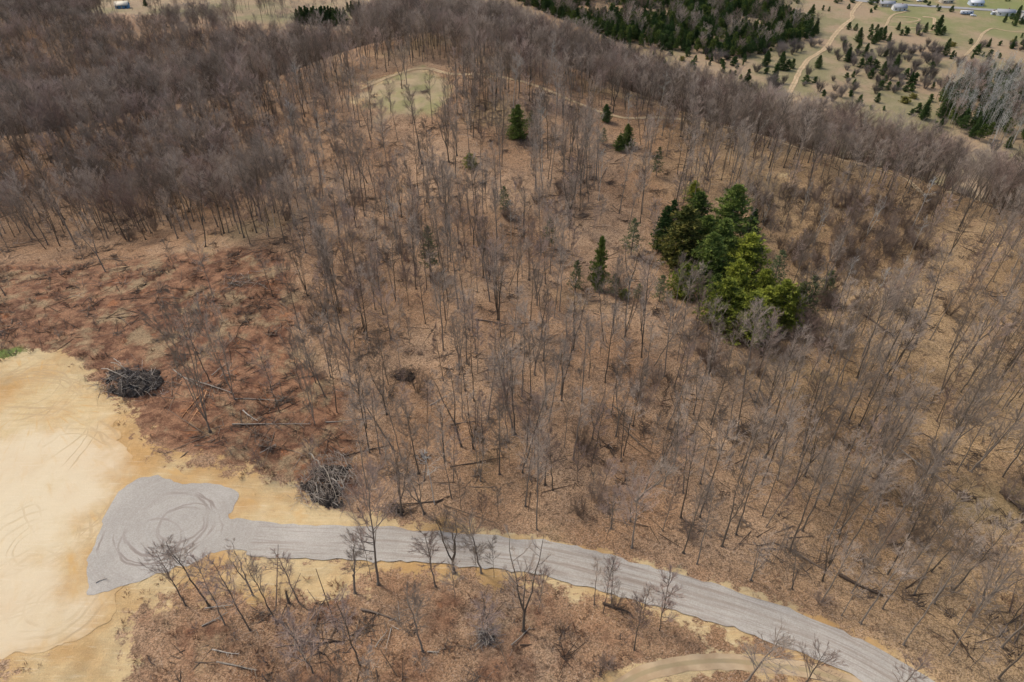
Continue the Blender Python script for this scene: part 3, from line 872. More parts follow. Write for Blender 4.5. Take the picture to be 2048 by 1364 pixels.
def stuff_points(name, pts, meshes, label, cat, names):
    """pts rows: x y z idx rotx roty rotz scale wide -> one geometry-nodes object"""
    pts = np.asarray(pts, float)
    col = bpy.data.collections.new(name + '_sources')
    for i, me in enumerate(meshes):
        o = bpy.data.objects.new('source_%s_%02d' % (name, i), me); col.objects.link(o)
    me = bpy.data.meshes.new(name); me.vertices.add(len(pts)); me.vertices.foreach_set('co', pts[:, :3].astype(np.float32).ravel())
    a = me.attributes.new('idx', 'INT', 'POINT'); a.data.foreach_set('value', pts[:, 3].astype(np.int32))
    a = me.attributes.new('rot', 'FLOAT_VECTOR', 'POINT'); a.data.foreach_set('vector', pts[:, 4:7].astype(np.float32).ravel())
    sc = np.stack([pts[:, 7] * pts[:, 8], pts[:, 7] * pts[:, 8], pts[:, 7]], 1)
    a = me.attributes.new('scl', 'FLOAT_VECTOR', 'POINT'); a.data.foreach_set('vector', sc.astype(np.float32).ravel())
    o = link(name, me)
    g = bpy.data.node_groups.new(name, 'GeometryNodeTree')
    g.interface.new_socket('Geometry', in_out='INPUT', socket_type='NodeSocketGeometry')
    g.interface.new_socket('Geometry', in_out='OUTPUT', socket_type='NodeSocketGeometry')
    gi = g.nodes.new('NodeGroupInput'); go = g.nodes.new('NodeGroupOutput')
    ci = g.nodes.new('GeometryNodeCollectionInfo'); ci.inputs['Collection'].default_value = col
    ci.inputs['Separate Children'].default_value = True; ci.inputs['Reset Children'].default_value = True
    ip = g.nodes.new('GeometryNodeInstanceOnPoints'); ip.inputs['Pick Instance'].default_value = True
    def at_(n, t):
        k = g.nodes.new('GeometryNodeInputNamedAttribute'); k.data_type = t; k.inputs[0].default_value = n
        return [s for s in k.outputs if s.enabled][0]
    g.links.new(gi.outputs[0], ip.inputs['Points']); g.links.new(ci.outputs[0], ip.inputs['Instance'])
    g.links.new(at_('idx', 'INT'), ip.inputs['Instance Index'])
    er = g.nodes.new('FunctionNodeEulerToRotation')
    g.links.new(at_('rot', 'FLOAT_VECTOR'), er.inputs[0]); g.links.new(er.outputs[0], ip.inputs['Rotation'])
    g.links.new(at_('scl', 'FLOAT_VECTOR'), ip.inputs['Scale'])
    g.links.new(ip.outputs[0], go.inputs[0])
    m = o.modifiers.new('instances', 'NODES'); m.node_group = g
    return tag(o, label, cat, kind='stuff')

KEYS = list(TREES)
Z_BRUSH = [(-300, 470), (60, 505), (330, 480), (520, 478), (590, 510), (600, 560), (585, 690), (640, 800), (700, 880), (720, 1000), (640, 1000), (540, 950), (430, 940), (230, 830), (100, 712), (-300, 740)]
Z_CLEAR = [(700, 205), (705, 160), (790, 140), (850, 128), (910, 140), (905, 185), (885, 235), (830, 245), (770, 243)]
Z_OPEN1 = [(770, 240), (885, 240), (900, 330), (860, 370), (800, 360), (775, 320)]
Z_OPEN2 = [(1190, 400), (1290, 500), (1370, 525), (1330, 640), (1240, 640), (1150, 560), (1200, 480)]
Z_OPEN3 = [(1880, 420), (1960, 430), (1900, 620), (1860, 800), (1790, 900), (1760, 860), (1800, 700), (1850, 560)]
Z_OPEN4 = [(1900, 1000), (1990, 960), (2060, 1010), (2060, 1120), (1920, 1160), (1860, 1120)]
Z_THICK = [(1480, 385), (1620, 380), (1880, 410), (1850, 560), (1800, 640), (1650, 690), (1560, 700), (1600, 600), (1560, 520), (1490, 470)]
Z_THICK2 = [(1380, 640), (1660, 600), (1700, 700), (1560, 760), (1400, 740)]
Z_UP = [(905, 160), (1010, 158), (1010, 205), (1300, 222), (1480, 258), (1850, 345), (2400, 470), (2400, -50), (905, -50)]
Z_LEFT = [(-400, 490), (180, 492), (330, 470), (480, 470), (560, 440), (520, 330), (500, 240), (560, 160), (690, 130), (690, -50), (-400, -50)]
Z_GREEN = [(1030, 2), (1130, 45), (1250, 90), (1390, 108), (1480, 118), (1560, 100), (1640, 70), (1560, 20), (1540, -25), (1000, -25)]
Z_GROVE = [(1868, 190), (1900, 165), (1960, 158), (2200, 170), (2260, 330), (1990, 300), (1900, 262), (1872, 235)]
Z_FARCLR = [[(195, 66), (215, 8), (290, -4), (330, -20), (560, -20), (565, 20), (470, 48), (330, 62), (260, 78)], [(460, 92), (480, 36), (560, 32), (575, 40), (575, -10), (790, -10), (760, 62), (715, 90), (705, 124), (580, 126), (560, 92)], [(-20, -30), (40, -30), (30, 12), (-20, 20)],
            [(560, -10), (1010, -25), (1020, 8), (900, 12), (790, 22), (690, 32), (590, 35), (560, 20)]]

gx, gy, rs = scatter(4.1, -560, 460, 26, 660, 5)
gz = height(gx, gy)
ppx, ppy, dep = project(gx, gy, gz)
tpx, tpy, _ = project(gx, gy, gz + 20)
ok = (dep > 10) & (ppx > -260) & (ppx < 2320) & (ppy > -60) & (tpy < 1420)
gx, gy, gz, ppx, ppy, dep = [a[ok] for a in (gx, gy, gz, ppx, ppy, dep)]
dcl = near_clean(gx, gy); dP = polydist(gx, gy, PLATEAU)
below = (ppy > 1040) & (gy < np.interp(gx, ROAD_W[:, 0], ROAD_W[:, 1]))
CELL = 1 / (4.1 ** 2)
dens = np.full(gx.shape, .041); mix = np.full(gx.shape, 0)
rid = (dP > -12) & (gy > 150) | (gy > 275)
dens[rid] = .052; mix[rid] = 1
up = in_poly(ppx, ppy, Z_UP); dens[up] = .054; mix[up] = 1
dl = polydist(ppx, ppy, Z_LEFT) + (vnoise(gx, gy, 22, 91) - .5) * 170
dens = np.where(dl < 70, np.maximum(dens * .9, .030 + .024 * sstep(70, -60, dl)), dens); mix = np.where((dl < 0) | ((dl < 70) & (vnoise(gx, gy, 3, 92) > .5)), 2, mix)
rgt = (ppx > 1340) & (ppy > 640); dens[rgt] = .042; mix[rgt] = 3
th = in_poly(ppx, ppy, Z_THICK); dens[th] = .059; mix[th] = 4
th = in_poly(ppx, ppy, Z_THICK2); dens[th] = .035; mix[th] = 0
for P, d in ((Z_OPEN1, .006), (Z_OPEN2, .008), (Z_OPEN3, .008), (Z_OPEN4, .006), (Z_CLEAR, .006)):
    k = in_poly(ppx, ppy, P); dens[k] = d
k = in_poly(ppx, ppy, Z_BRUSH); dens[k] = .0022 + .006 * (ppx[k] > 560); mix[k] = 0
dens[below] = .0035; mix[below] = 5
plain = (dP > 88) & (gx > 10); dens[plain] = 0
k = in_poly(ppx, ppy, Z_GREEN); dens[k] = .006; mix[k] = 1
k = in_poly(ppx, ppy, Z_GROVE); dens[k] = .052; mix[k] = 6
for P in Z_FARCLR: dens[in_poly(ppx, ppy, P)] = .001
dens[(gy > 600) & (gx < 60)] = .004
dens *= .55 + .9 * vnoise(gx, gy, 17, 21)
dens[in_poly(ppx, ppy, [(1300, 470), (1350, 540), (1430, 580), (1420, 680), (1480, 740), (1560, 720), (1640, 660), (1560, 540), (1500, 480), (1420, 440)])] = .005
dens[dcl < 1.6] = 0
dens[polydist(gx, gy, RIDGE_W, False) < 2.4] = 0
MIX = [
    (['s1', 's2', 's3', 's4', 's5', 'f1', 'f2', 'm1', 'b1', 'b2', 'p1', 'p2', 'w1'], [.16, .16, .12, .08, .06, .07, .04, .03, .03, .03, .12, .08, .02]),
    (['c1', 'c2', 'c3', 's2', 's5', 'f2', 'b1', 'w2'], [.30, .24, .18, .08, .07, .05, .06, .02]),
    (['c1', 'c2', 'c3', 's4', 's5', 's2', 'f1', 'w1'], [.26, .20, .16, .13, .11, .08, .05, .01]),
    (['s1', 's2', 's4', 's5', 's3', 'f1', 'f2', 'm1', 'p1', 'b1'], [.16, .16, .20, .15, .08, .08, .04, .02, .09, .02]),
    (['t1', 't2', 's3', 's1', 'w1', 'w2'], [.36, .34, .12, .10, .05, .03]),
    (['p1', 'p2', 's3', 'b2'], [.3, .4, .2, .1]),
    (['w1', 'w2', 'c2', 's2'], [.5, .36, .08, .06]),
]
keep = rs.uniform(0, 1, len(gx)) < dens / CELL
TR = []                    # x y z key H rx ry rz wide px py dep mix
for i in np.where(keep)[0]:
    ks, pr_ = MIX[mix[i]]
    k = ks[rs.choice(len(ks), p=np.array(pr_) / sum(pr_))]
    H = TREES[k]['H'] * float(np.clip(rs.normal(1.0, .13), .65, 1.3)) * (.95 if mix[i] in (0, 3) else 1.0)
    if mix[i] == 4: H *= .85
    if mix[i] in (1, 2): H *= .88
    lean = rs.normal(0, R(2.2), 2) if rs.uniform() > .06 else rs.normal(0, R(9), 2)
    TR.append([gx[i], gy[i], gz[i] - .05, k, H, lean[0], lean[1], rs.uniform(0, 6.283), rs.uniform(.85, 1.2), ppx[i], ppy[i], dep[i], mix[i]])

# roadside and open-ground trees read off the photo: base px, base py, top py, kind, widening, lean, label
SPEC = [
    (372, 1212, 1098, 'b2', .75, 0, 'crooked bare tree leaning left over the gravel pad, its branches spreading low'),
    (418, 1212, 1072, 's1', 1.5, 0, 'bare tree with open crown at the sand edge, right of the crooked leaning one'),
    (450, 1250, 1115, 's3', 1.2, 0, 'thin bare tree standing in front of the open crowned one by the pad'),
    (500, 1260, 1112, 's3', 1.3, 0, 'thin bare tree on the brush slope below the road\'s left end'),
    (507, 1192, 1080, 'f1', .9, 0, 'twin-stemmed bare tree rising past the road\'s left end'),
    (552, 1245, 1110, 's1', 1.1, 0, 'straight bare tree whose foot stands in dark scrub below the twin-stemmed one'),
    (597, 1203, 1102, 's3', 1.2, 0, 'lone bare tree beside the broken trunk stump on sandy bank'),
    (757, 1170, 945, 'b2', .92, -4, 'big dark bare tree reaching across the gravel road, crown level with branch pile'),
    (710, 1186, 1076, 'f1', 1.2, 5, 'crooked grey tree with side limb just left of the big dark roadside tree'),
    (744, 1162, 1062, 'p1', 1.2, 0, 'thin stem close behind the big dark roadside tree'),
    (871, 1172, 1058, 's3', 1.4, 0, 'small bare tree with round crown on the road\'s near verge, left of centre'),
    (909, 1146, 1012, 'f2', 1.25, 0, 'dark forked tree on the near verge with limbs spread over the road'),
    (962, 1146, 1030, 's2', 1.35, 0, 'upright bare tree on the near verge right of the dark forked one'),
    (952, 1140, 1090, 'p1', 1.3, 0, 'small sapling left of the upright verge tree'),
    (988, 1156, 1072, 'p1', .8, 0, 'thin branchless-looking stem right of the upright verge tree'),
    (1047, 1262, 1066, 'b1', .95, 0, 'large broad-crowned grey tree below the road, its crown covering the gravel'),
    (1078, 1225, 1140, 'p2', 1.2, 0, 'hazy young tree at the foot of the large broad-crowned tree'),
    (1188, 1208, 1118, 's1', .8, 0, 'first of the three small bare trees on the near verge at the bend'),
    (1206, 1226, 1116, 's3', .8, 0, 'second of the three small bare trees on the near verge at the bend'),
    (1222, 1212, 1114, 's2', .8, 0, 'third of the three small bare trees on the near verge at the bend'),
    (1284, 1244, 1170, 'p1', 1.3, 0, 'thin bare tree on pale sand below the bend'),
    (1318, 1262, 1150, 'p2', 1.3, 0, 'reddish twiggy young tree overlapping the road\'s lower edge'),
    (1268, 1300, 1200, 's3', 1.1, 0, 'grey bare tree on dry grass left of the reddish twiggy one'),
    (845, 1302, 1165, 's1', 1.4, 0, 'hazy grey tree with wide twigs in the scrub below the road'),
    (720, 1330, 1180, 's3', 1.4, 0, 'grey twiggy tree in scrub near the bottom, left of centre'),
    (978, 1285, 1200, 'p2', 1.7, 0, 'rusty twiggy young tree above a small heap of sticks'),
    (625, 1345, 1230, 'p2', 1.8, 0, 'pale hazy young tree near bottom left scrub'),
    (1480, 1378, 1262, 's2', 1.6, 0, 'bare tree beside the lower sand track, left one of the pair'),
    (1600, 1385, 1300, 'b2', .8, 0, 'bare tree beside the lower sand track, right one of the pair'),
    (1782, 1400, 1325, 's3', 1.4, 0, 'small bare crown poking up at the bottom edge in front of the road'),
    (420, 862, 590, 'g1', 1.0, -3, 'tall grey fan-shaped tree behind the dark root pile'),
    (470, 800, 582, 'g1', .9, -2, 'tall grey tree with purple haze crown right of the fan-shaped tree'),
    (630, 850, 655, 'g1', .85, -2, 'many-stemmed grey tree beside the long pale log'),
    (560, 825, 690, 's3', 1.2, 0, 'slim tree left of the many-stemmed grey tree'),
    (545, 590, 505, 's1', 1.1, 0, 'slim tree on the russet slope at the wood\'s edge'),
    (600, 660, 520, 's2', 1.0, 0, 'dark tall tree where the brush meets the wood'),
    (640, 990, 880, 's3', 1.0, 0, 'grey stem growing through the tangled branch pile'),
    (996, 640, 480, 'm1', 1.15, 0, 'big dark vase-shaped oak with fanned limbs in mid-slope'),
    (1074, 612, 500, 'f2', 1.1, 0, 'dark spreading oak right of the vase-shaped oak'),
    (1147, 700, 560, 'f2', 1.0, 0, 'dark tree splitting wide, left of the small pines'),
    (712, 455, 360, 'f2', 1.1, 0, 'dark forked oak on the upper left slope'),
    (1074, 1060, 840, 's5', .9, 0, 'tall straight tree just above the road at picture centre'),
    (1362, 1035, 870, 's4', .9, 0, 'tall dark trunk above the road right of centre'),
    (1580, 1100, 900, 's4', 1.0, 0, 'dark leaning tall tree above the road\'s lower bend'),
    (1806, 1290, 1080, 's5', .9, 0, 'tall leaning trunk at the road\'s far lower verge'),
]
ind = []
for px, py, ty, k, wd, ln, lb in SPEC:
    p, z0, H = height_for(px, py, ty)
    rz = random.uniform(0, 6.28)
    s = H / TREES[k]['H']
    ind.append((p[0], p[1], z0 - .05, k, H, 0, R(ln), rz, wd * max(.75, min(1.3, 1 / s)) , lb))
OPENP = [(1035, 276), (1252, 292), (1195, 578), (1150, 586), (940, 334), (1318, 604), (1211, 242), (1312, 352)]
TR = [t for t in TR if not any(abs(t[9] - a) < 26 and -14 < t[10] - b < 105 for a, b in OPENP)]
TR = [t for t in TR if not any(abs(t[9] - a) < 34 and -30 < t[10] - b < 70 for a, b in ((1440, 648), (1490, 674), (1550, 650), (1410, 566), (1357, 528), (1450, 492), (1432, 540), (1386, 500)))]
TR = [t for t in TR if not (190 < t[9] < 345 and 700 < t[10] < 915)]
TR = [t for t in TR if min((t[0] - q[0]) ** 2 + (t[1] - q[1]) ** 2 for q in ind) > 9]
vis = [t for t in TR if -10 < t[9] < 2060 and t[10] < 1372]
vis.sort(key=lambda t: -t[4] / t[11])
near = vis[:300 - len(ind)]
nid = set(id(t) for t in near)
rest = [t for t in TR if id(t) not in nid]
COLS = [(300, 'left of the dark root pile'), (600, 'above the crossed felled logs'), (800, 'above the branch pile'), (1000, 'left of picture centre'),
        (1180, 'at picture centre'), (1350, 'right of picture centre'), (1550, 'below the green pines'), (1700, 'right of the pines'), (1870, 'near the right side'), (9999, 'by the right edge')]
def zone(px, py, x, y):
    c = next(n for lim, n in COLS if px < lim)
    if py > 1040 and y < np.interp(x, ROAD_W[:, 0], ROAD_W[:, 1]): r_ = 'below the gravel road'
    elif py > 1050: r_ = 'low on the slope'
    elif py > 900: r_ = 'lower slope'
    elif py > 760: r_ = 'mid-slope'
    elif py > 640: r_ = 'upper slope'
    else: r_ = 'high on the slope'
    return r_ + ' ' + c
zs = {}
for t in near:
    key = (TREES[t[3]]['form'], zone(t[9], t[10], t[0], t[1])); zs.setdefault(key, []).append(t)
for (form, zn), L_ in zs.items():
    L_.sort(key=lambda t: t[9])
    for i, t in enumerate(L_):
        if len(L_) == 1: lb = 'only %s bare tree %s' % (form, zn)
        else: lb = '%s %s bare tree from left %s' % (ORD[i], form, zn)
        place_tree(t[3], t[0], t[1], t[2], t[4], t[7], (t[5], t[6]), t[8], label=lb, group='leafless trees of the hillside wood')
for x, y, z, k, H, rx, ry, rz, wd, lb in ind:
    e = place_tree(k, x, y, z, H, rz, (rx, ry), wd, label=lb, group='leafless trees of the hillside wood')
pts = [(t[0], t[1], t[2], KEYS.index(t[3]), t[5], t[6], t[7], t[4] / TREES[t[3]]['H'], t[8]) for t in rest]
stuff_points('bare_woodland', pts, [TREES[k]['whole'] for k in KEYS], 'leafless hardwood forest covering the hill, ridge and far valley', 'forest', KEYS)
print('TREES', len(near), len(ind), len(rest))

# ------------------------------------------------------------------ conifers on the hill
PINES = [
    (1450, 492, 372, 'pine1', 1.15, 'tallest rounded green pine on the right of the pine clump'),
    (1386, 470, 385, 'pine1', 1.1, 'dark green pine at the back middle of the pine clump'),
    (1384, 400, 362, 'pine2', .9, 'pale yellow-green pine tip peeping above the clump\'s back'),
    (1357, 528, 415, 'pineb', 1.15, 'golden brown layered conifer at the front left of the clump'),
    (1322, 500, 412, 'dark', 1.0, 'dark slim conifer on the clump\'s left edge'),
    (1410, 566, 468, 'pine1', 1.1, 'blue-green pine in the middle of the pine clump'),
    (1483, 560, 470, 'pine2', 1.1, 'yellow-green pine right of the blue-green one'),
    (1365, 590, 528, 'pine2', 1.2, 'low lime-green pine below the golden brown conifer'),
    (1432, 540, 440, 'pine1', 1.1, 'green pine filling the gap under the tallest rounded pine'),
    (1400, 525, 432, 'pine1', 1.1, 'deep green pine between the golden conifer and the blue-green one'),
    (1338, 470, 400, 'dark', 1.0, 'dark conifer behind the golden brown one'),
    (1468, 655, 590, 'pine2', 1.0, 'short bright pine between the two lowest yellow-green pines'),
    (1516, 612, 540, 'pine2', 1.0, 'bright pine standing behind the middle of the lower clump'),
    (1588, 632, 565, 'pine1', .9, 'green pine fading into bare twigs right of the lower clump'),
    (1422, 612, 548, 'pine1', 1.0, 'dark green pine at the inner left of the lower clump'),
    (1462, 600, 520, 'pine2', 1.1, 'soft green pine between upper and lower clump'),
    (1570, 655, 585, 'pine2', .9, 'small yellow-green pine at the lower clump\'s right edge'),
    (1500, 560, 480, 'thin', 1.4, 'dull green pine at the back of the lower clump'),
    (1318, 604, 550, 'thin', 1.3, 'thin green pine at the clump\'s lower left, on open ground'),
    (1440, 648, 560, 'pine2', 1.35, 'bright green pine at the left of the lower clump'),
    (1490, 674, 588, 'pine2', 1.35, 'bright yellow-green pine lowest in the clump'),
    (1520, 645, 575, 'pine2', 1.3, 'bright green pine in the middle of the lower clump'),
    (1550, 650, 562, 'pine2', 1.15, 'green pine at the right of the lower clump'),
    (1540, 590, 500, 'thin', 1.3, 'faint olive pine behind bare twigs above the lower clump'),
    (1603, 640, 550, 'thin', 1.3, 'faint grey-green pine behind bare twigs right of the clump'),
    (1645, 600, 540, 'thin', 1.3, 'faint green pine farthest right of the clump'),
    (1035, 276, 210, 'pine1', 1.1, 'dense green pine alone on the upper slope below the meadow'),
    (1063, 256, 220, 'thin', 1.3, 'thin pine just right of the dense lone pine'),
    (1211, 242, 208, 'dark', 1.1, 'small dark conifer near the ridge trail'),
    (1206, 286, 255, 'thin', 1.4, 'faint small pine below the dark conifer near the ridge'),
    (1252, 292, 248, 'pine1', .95, 'pointed green pine on the upper slope, taller of two'),
    (1238, 299, 270, 'pine1', 1.1, 'bushy green pine left of the taller pointed one'),
    (1312, 352, 293, 'thin', 1.1, 'thin yellowish pine among bare trees on the upper right slope'),
    (940, 334, 306, 'pine2', 1.0, 'tiny bright green pine alone on leaf litter'),
    (1195, 578, 474, 'pine1', .55, 'tall narrow green pine on the open mid slope'),
    (1150, 586, 520, 'thin', 1.1, 'slim green pine left of the tall narrow one'),
    (1226, 592, 546, 'thin', 1.2, 'small pine right of the tall narrow one'),
    (1248, 594, 577, 'pine2', 1.0, 'tiny lime pine sapling on the open ground'),
    (1276, 598, 566, 'thin', 1.2, 'thin dull pine sapling left of the clump'),
    (1098, 492, 434, 'thin', 1.2, 'faint thin pine above the slim green pine'),
    (862, 545, 452, 'thin', 1.1, 'leaning thin pine with dull green top left of centre'),
    (1008, 424, 372, 'thin', 1.3, 'faint dull green pine among bare trees at upper centre'),
    (1262, 508, 436, 'thin', 1.4, 'faint grey-green pine left of the pine clump'),
    (1500, 470, 418, 'dark', .9, 'dark grey-green conifer right of the pine clump'),
    (1488, 190, 138, 'dark', 1.0, 'tall dark conifer standing where hill canopy meets the plain'),
    (1062, 66, 44, 'dark', 1.0, 'small dark conifer on the far hill canopy'),
    (22, 56, 34, 'dark', 1.2, 'small green conifer in the far left woods'),
    (340, 34, 14, 'dark', 1.0, 'dark conifer at the far left clearing\'s edge'),
    (292, 12, -4, 'dark', 1.1, 'dark conifer behind the cream-roofed shed'),
    (1635, 136, 110, 'dark', 1.2, 'largest dark conifer beside the two-rut track'),
]
for px, py, ty, k, wd, lb in PINES:
    p, z0, H = height_for(px, py, ty)
    rz = random.uniform(0, 6.28); s = H / CON[k]['H']
    wd2 = wd * (1.25 if k in ('pine1', 'pine2', 'pineb') and 1330 < px < 1600 and wd > .85 and py < 580 else 1) * max(.8, min(1.6, s ** -.35))
    place_tree(k, p[0], p[1], z0 - .1, H, rz, (0, 0), wd2, src=CON, name='pine_tree' if k != 'dark' else 'conifer', cat='conifer', label=lb, group='evergreens on the hill')

# ------------------------------------------------------------------ evergreens of the plain
def one_mesh(name, me, x, y, z, s, wide, rz, label, cat, group):
    o = link(name, me); o.location = (x, y, z); o.rotation_euler = (0, 0, rz); o.scale = (s * wide, s * wide, s)
    return tag(o, label, cat, group)
def Z3(X, Y): return 1348 + X / 2.926, Y / 2.926
FARC = [(822, 485, 448, 'bush'), (872, 562, 525, 'bush'), (1185, 600, 545, 'bush2'), (1350, 602, 572, 'low'), (1398, 574, 552, 'low'), (1080, 612, 555, 'bush2'), (1030, 562, 528, 'bush'),
        (1215, 440, 358, 'dark'), (1350, 462, 400, 'bush2'), (1205, 524, 470, 'bush2'), (1250, 524, 478, 'bush2'), (1300, 522, 478, 'bush2'), (1350, 535, 500, 'bush'), (1385, 532, 490, 'bush'),
        (1010, 362, 278, 'dark'), (1070, 305, 250, 'dark'), (1112, 332, 258, 'dark'), (1130, 400, 330, 'bush2'), (1090, 395, 340, 'bush2'), (1170, 405, 350, 'bush'), (660, 412, 350, 'bush2'), (690, 400, 345, 'bush2'),
        (545, 352, 308, 'bush'), (355, 372, 332, 'bush'), (205, 340, 275, 'dark'), (1020, 172, 130, 'bush2'), (1060, 178, 138, 'bush2'), (1150, 186, 140, 'bush2'), (1183, 186, 142, 'bush2'), (800, 156, 105, 'bush2'), (770, 150, 118, 'bush'), (700, 122, 70, 'bush2'),
        (1020, 52, 22, 'bush2'), (1150, 72, 50, 'bush'), (1177, 56, 30, 'bush'), (1585, 180, 162, 'bush'), (1630, 272, 250, 'low'), (1730, 257, 225, 'bush'), (1985, 268, 235, 'bush'), (2032, 220, 192, 'bush2'),
        (1505, 402, 362, 'bush'), (1730, 420, 360, 'dark'), (1830, 400, 355, 'dark'), (1870, 400, 362, 'dark'), (1985, 420, 370, 'dark'), (1550, 760, 690, 'dark'), (1520, 760, 710, 'bush2'), (1235, 330, 280, 'dark'), (1150, 640, 615, 'bush'), (1225, 645, 620, 'bush'), (600, 400, 370, 'bush'), (540, 430, 395, 'bush'),
        (870, 60, 30, 'bush2'), (905, 66, 38, 'bush2'), (620, 240, 170, 'dark'), (640, 235, 180, 'dark'), (520, 130, 112, 'bush')]
FAR = []
for X, Y, TY, k in FARC:
    px, py = Z3(X, Y); p, z0, H = height_for(px, py, Z3(X, TY)[1]); FAR.append((p[0], p[1], z0, k, H, px, py))
# the dark pine block and its neighbours on the far left crest, and clumps on the plain
for i in range(17):
    p, z0, H = height_for(597 + i * 5.8 + random.uniform(-1.5, 1.5), 50 + random.uniform(-6, 3), 14 + random.uniform(-3, 4)); q = project(p[0], p[1], z0); FAR.append((p[0], p[1], z0, 'dark', min(H, 24), q[0], q[1]))
for i in range(9):
    p, z0, H = height_for(698 + i * 8 + random.uniform(-2, 2), 30 + random.uniform(-8, 3), 3 + random.uniform(-3, 8)); q = project(p[0], p[1], z0); FAR.append((p[0], p[1], z0, 'dark', min(H, 15), q[0], q[1]))
gx, gy, rs = scatter(7.0, 70, 620, 240, 800, 31)
gz = height(gx, gy); ppx, ppy, dep = project(gx, gy, gz); dP = polydist(gx, gy, PLATEAU)
cl = vnoise(gx, gy, 34, 77) * .62 + vnoise(gx, gy, 13, 78) * .38
lf = sstep(1800, 1500, ppx)
okk = (dP > 98) & (ppx < 2060) & (ppy > -5) & (ppx > 1150) & ~in_poly(ppx, ppy, Z_GROVE) & (cl > .64 - .24 * lf)
trk = at([(1578, 186), (1601, 140), (1640, 105), (1668, 72), (1704, 38), (1722, 3)])
okk &= polydist(gx, gy, trk, False) > 6
cand = [i for i in np.where(okk)[0]]
rs.shuffle(cand)
EXTRA = cand[190:520]
for i in cand[:190]:
    k = ['bush', 'bush2', 'bush2', 'dark', 'low'][rs.choice(5, p=[.3, .3, .2, .14, .06])]
    H = CON[k]['H'] * rs.uniform(.55, 1.45) * (.6 if k == 'dark' else 1)
    FAR.append((gx[i], gy[i], gz[i], k, H, ppx[i], ppy[i]))
EX = [(gx[i], gy[i], gz[i] - .1, [4, 3, 3, 2][rs.choice(4)], 0, 0, rs.uniform(0, 6.28), rs.uniform(.5, 1.1), rs.uniform(.9, 1.3)) for i in EXTRA]
FAR = FAR[:300 - len(PINES)]
bands = [(22, 'far end of plain'), (45, 'on the far plain'), (75, 'mid plain'), (110, 'on the near plain'), (160, 'behind ridge canopy'), (9999, 'close behind the ridge')]
colsf = [(900, 'on the far left crest'), (1400, 'left part'), (1520, 'left of the track'), (1640, 'near the two-rut track'), (1760, 'right of the track'), (1880, 'toward the grove'), (9999, 'right part')]
zs = {}
fn_ = {'bush': 'rounded juniper', 'bush2': 'tall bushy evergreen', 'low': 'low brownish juniper', 'dark': 'dark pointed conifer'}
for t in FAR:
    z = next(n for l, n in bands if t[6] < l) + ', ' + next(n for l, n in colsf if t[5] < l)
    zs.setdefault((fn_[t[3]], z), []).append(t)
for (f_, z), L_ in zs.items():
    L_.sort(key=lambda t: t[5])
    for i, t in enumerate(L_):
        lb = ('only %s %s' % (f_, z)) if len(L_) == 1 else '%s %s from left %s' % (ORD[i], f_, z)
        one_mesh('conifer' if t[3] == 'dark' else 'juniper', CON[t[3]]['whole'], t[0], t[1], t[2] - .1, t[4] / CON[t[3]]['H'], random.uniform(.9, 1.25), random.uniform(0, 6.28), lb, 'evergreen', 'evergreens scattered over the plain')
print('FAR', len(FAR))

# mass of evergreens at the plain's left and inside the birch grove
ck = ['crown', 'crowng', 'dark', 'bush2', 'bush']
gx, gy, rs = scatter(4.6, -60, 620, 240, 760, 41)
gz = height(gx, gy); ppx, ppy, dep = project(gx, gy, gz); dP = polydist(gx, gy, PLATEAU)
d = np.zeros(gx.shape)
k = in_poly(ppx, ppy, Z_GREEN) & (dP > 80); d[k] = .047 * sstep(.12, .45, vnoise(gx, gy, 40, 5))[k] * (1 + .6 * (ppx[k] < 1400))
k = in_poly(ppx, ppy, Z_GROVE); d[k] = .020
keep = rs.uniform(0, 1, len(gx)) < d * 4.6 ** 2
pts = []
for i in np.where(keep)[0]:
    gr = in_poly(ppx[i:i + 1], ppy[i:i + 1], Z_GROVE)[0]
    j = rs.choice(5, p=[.6, .15, .2, .05, 0] if gr else [.22, .30, .2, .18, .10])
    pts.append((gx[i], gy[i], gz[i] - .1, j, 0, 0, rs.uniform(0, 6.28), rs.uniform(.6, 1.05) if not gr else rs.uniform(.6, .95), rs.uniform(.9, 1.3)))
pts += EX
stuff_points('evergreen_wood', pts, [CON[k]['whole'] for k in ck], 'dense evergreens filling the plain\'s left and the birch grove', 'forest', ck)
print('EVERGREEN STUFF', len(pts))

# grey leafless shrubs in clumps on the plain
gx, gy, rs = scatter(7.5, 90, 560, 240, 780, 51)
gz = height(gx, gy); ppx, ppy, dep = project(gx, gy, gz); dP = polydist(gx, gy, PLATEAU)
cl = vnoise(gx, gy, 30, 87) * .6 + vnoise(gx, gy, 12, 88) * .4
okk = (dP > 98) & (ppx < 2060) & (ppy > 0) & (ppx > 1360) & ~in_poly(ppx, ppy, Z_GROVE) & (cl > .53) & (polydist(gx, gy, trk, False) > 5)
extra = [Z3(*q) for q in ((640, 300), (690, 320), (620, 330), (980, 240), (1000, 250), (1250, 360), (1290, 330), (1330, 300), (1300, 400), (1270, 410), (1450, 340), (1500, 300), (1520, 280), (1540, 320), (1480, 370), (1420, 200), (1440, 210), (780, 450), (480, 420), (640, 490), (1040, 540), (850, 260), (960, 350), (1390, 320), (1350, 350), (1310, 430))]
L_ = [(gx[i], gy[i]) for i in np.where(okk)[0][::2][:190]] + [tuple(p) for p in at(extra)]
L2 = []
for x, y in L_:
    z = hz(x, y); q = project(x, y, z); L2.append((x, y, z, q[0], q[1]))
zs = {}
for t in L2:
    z = next(n for l, n in bands if t[4] < l) + ', ' + next(n for l, n in colsf if t[3] < l); zs.setdefault(z, []).append(t)
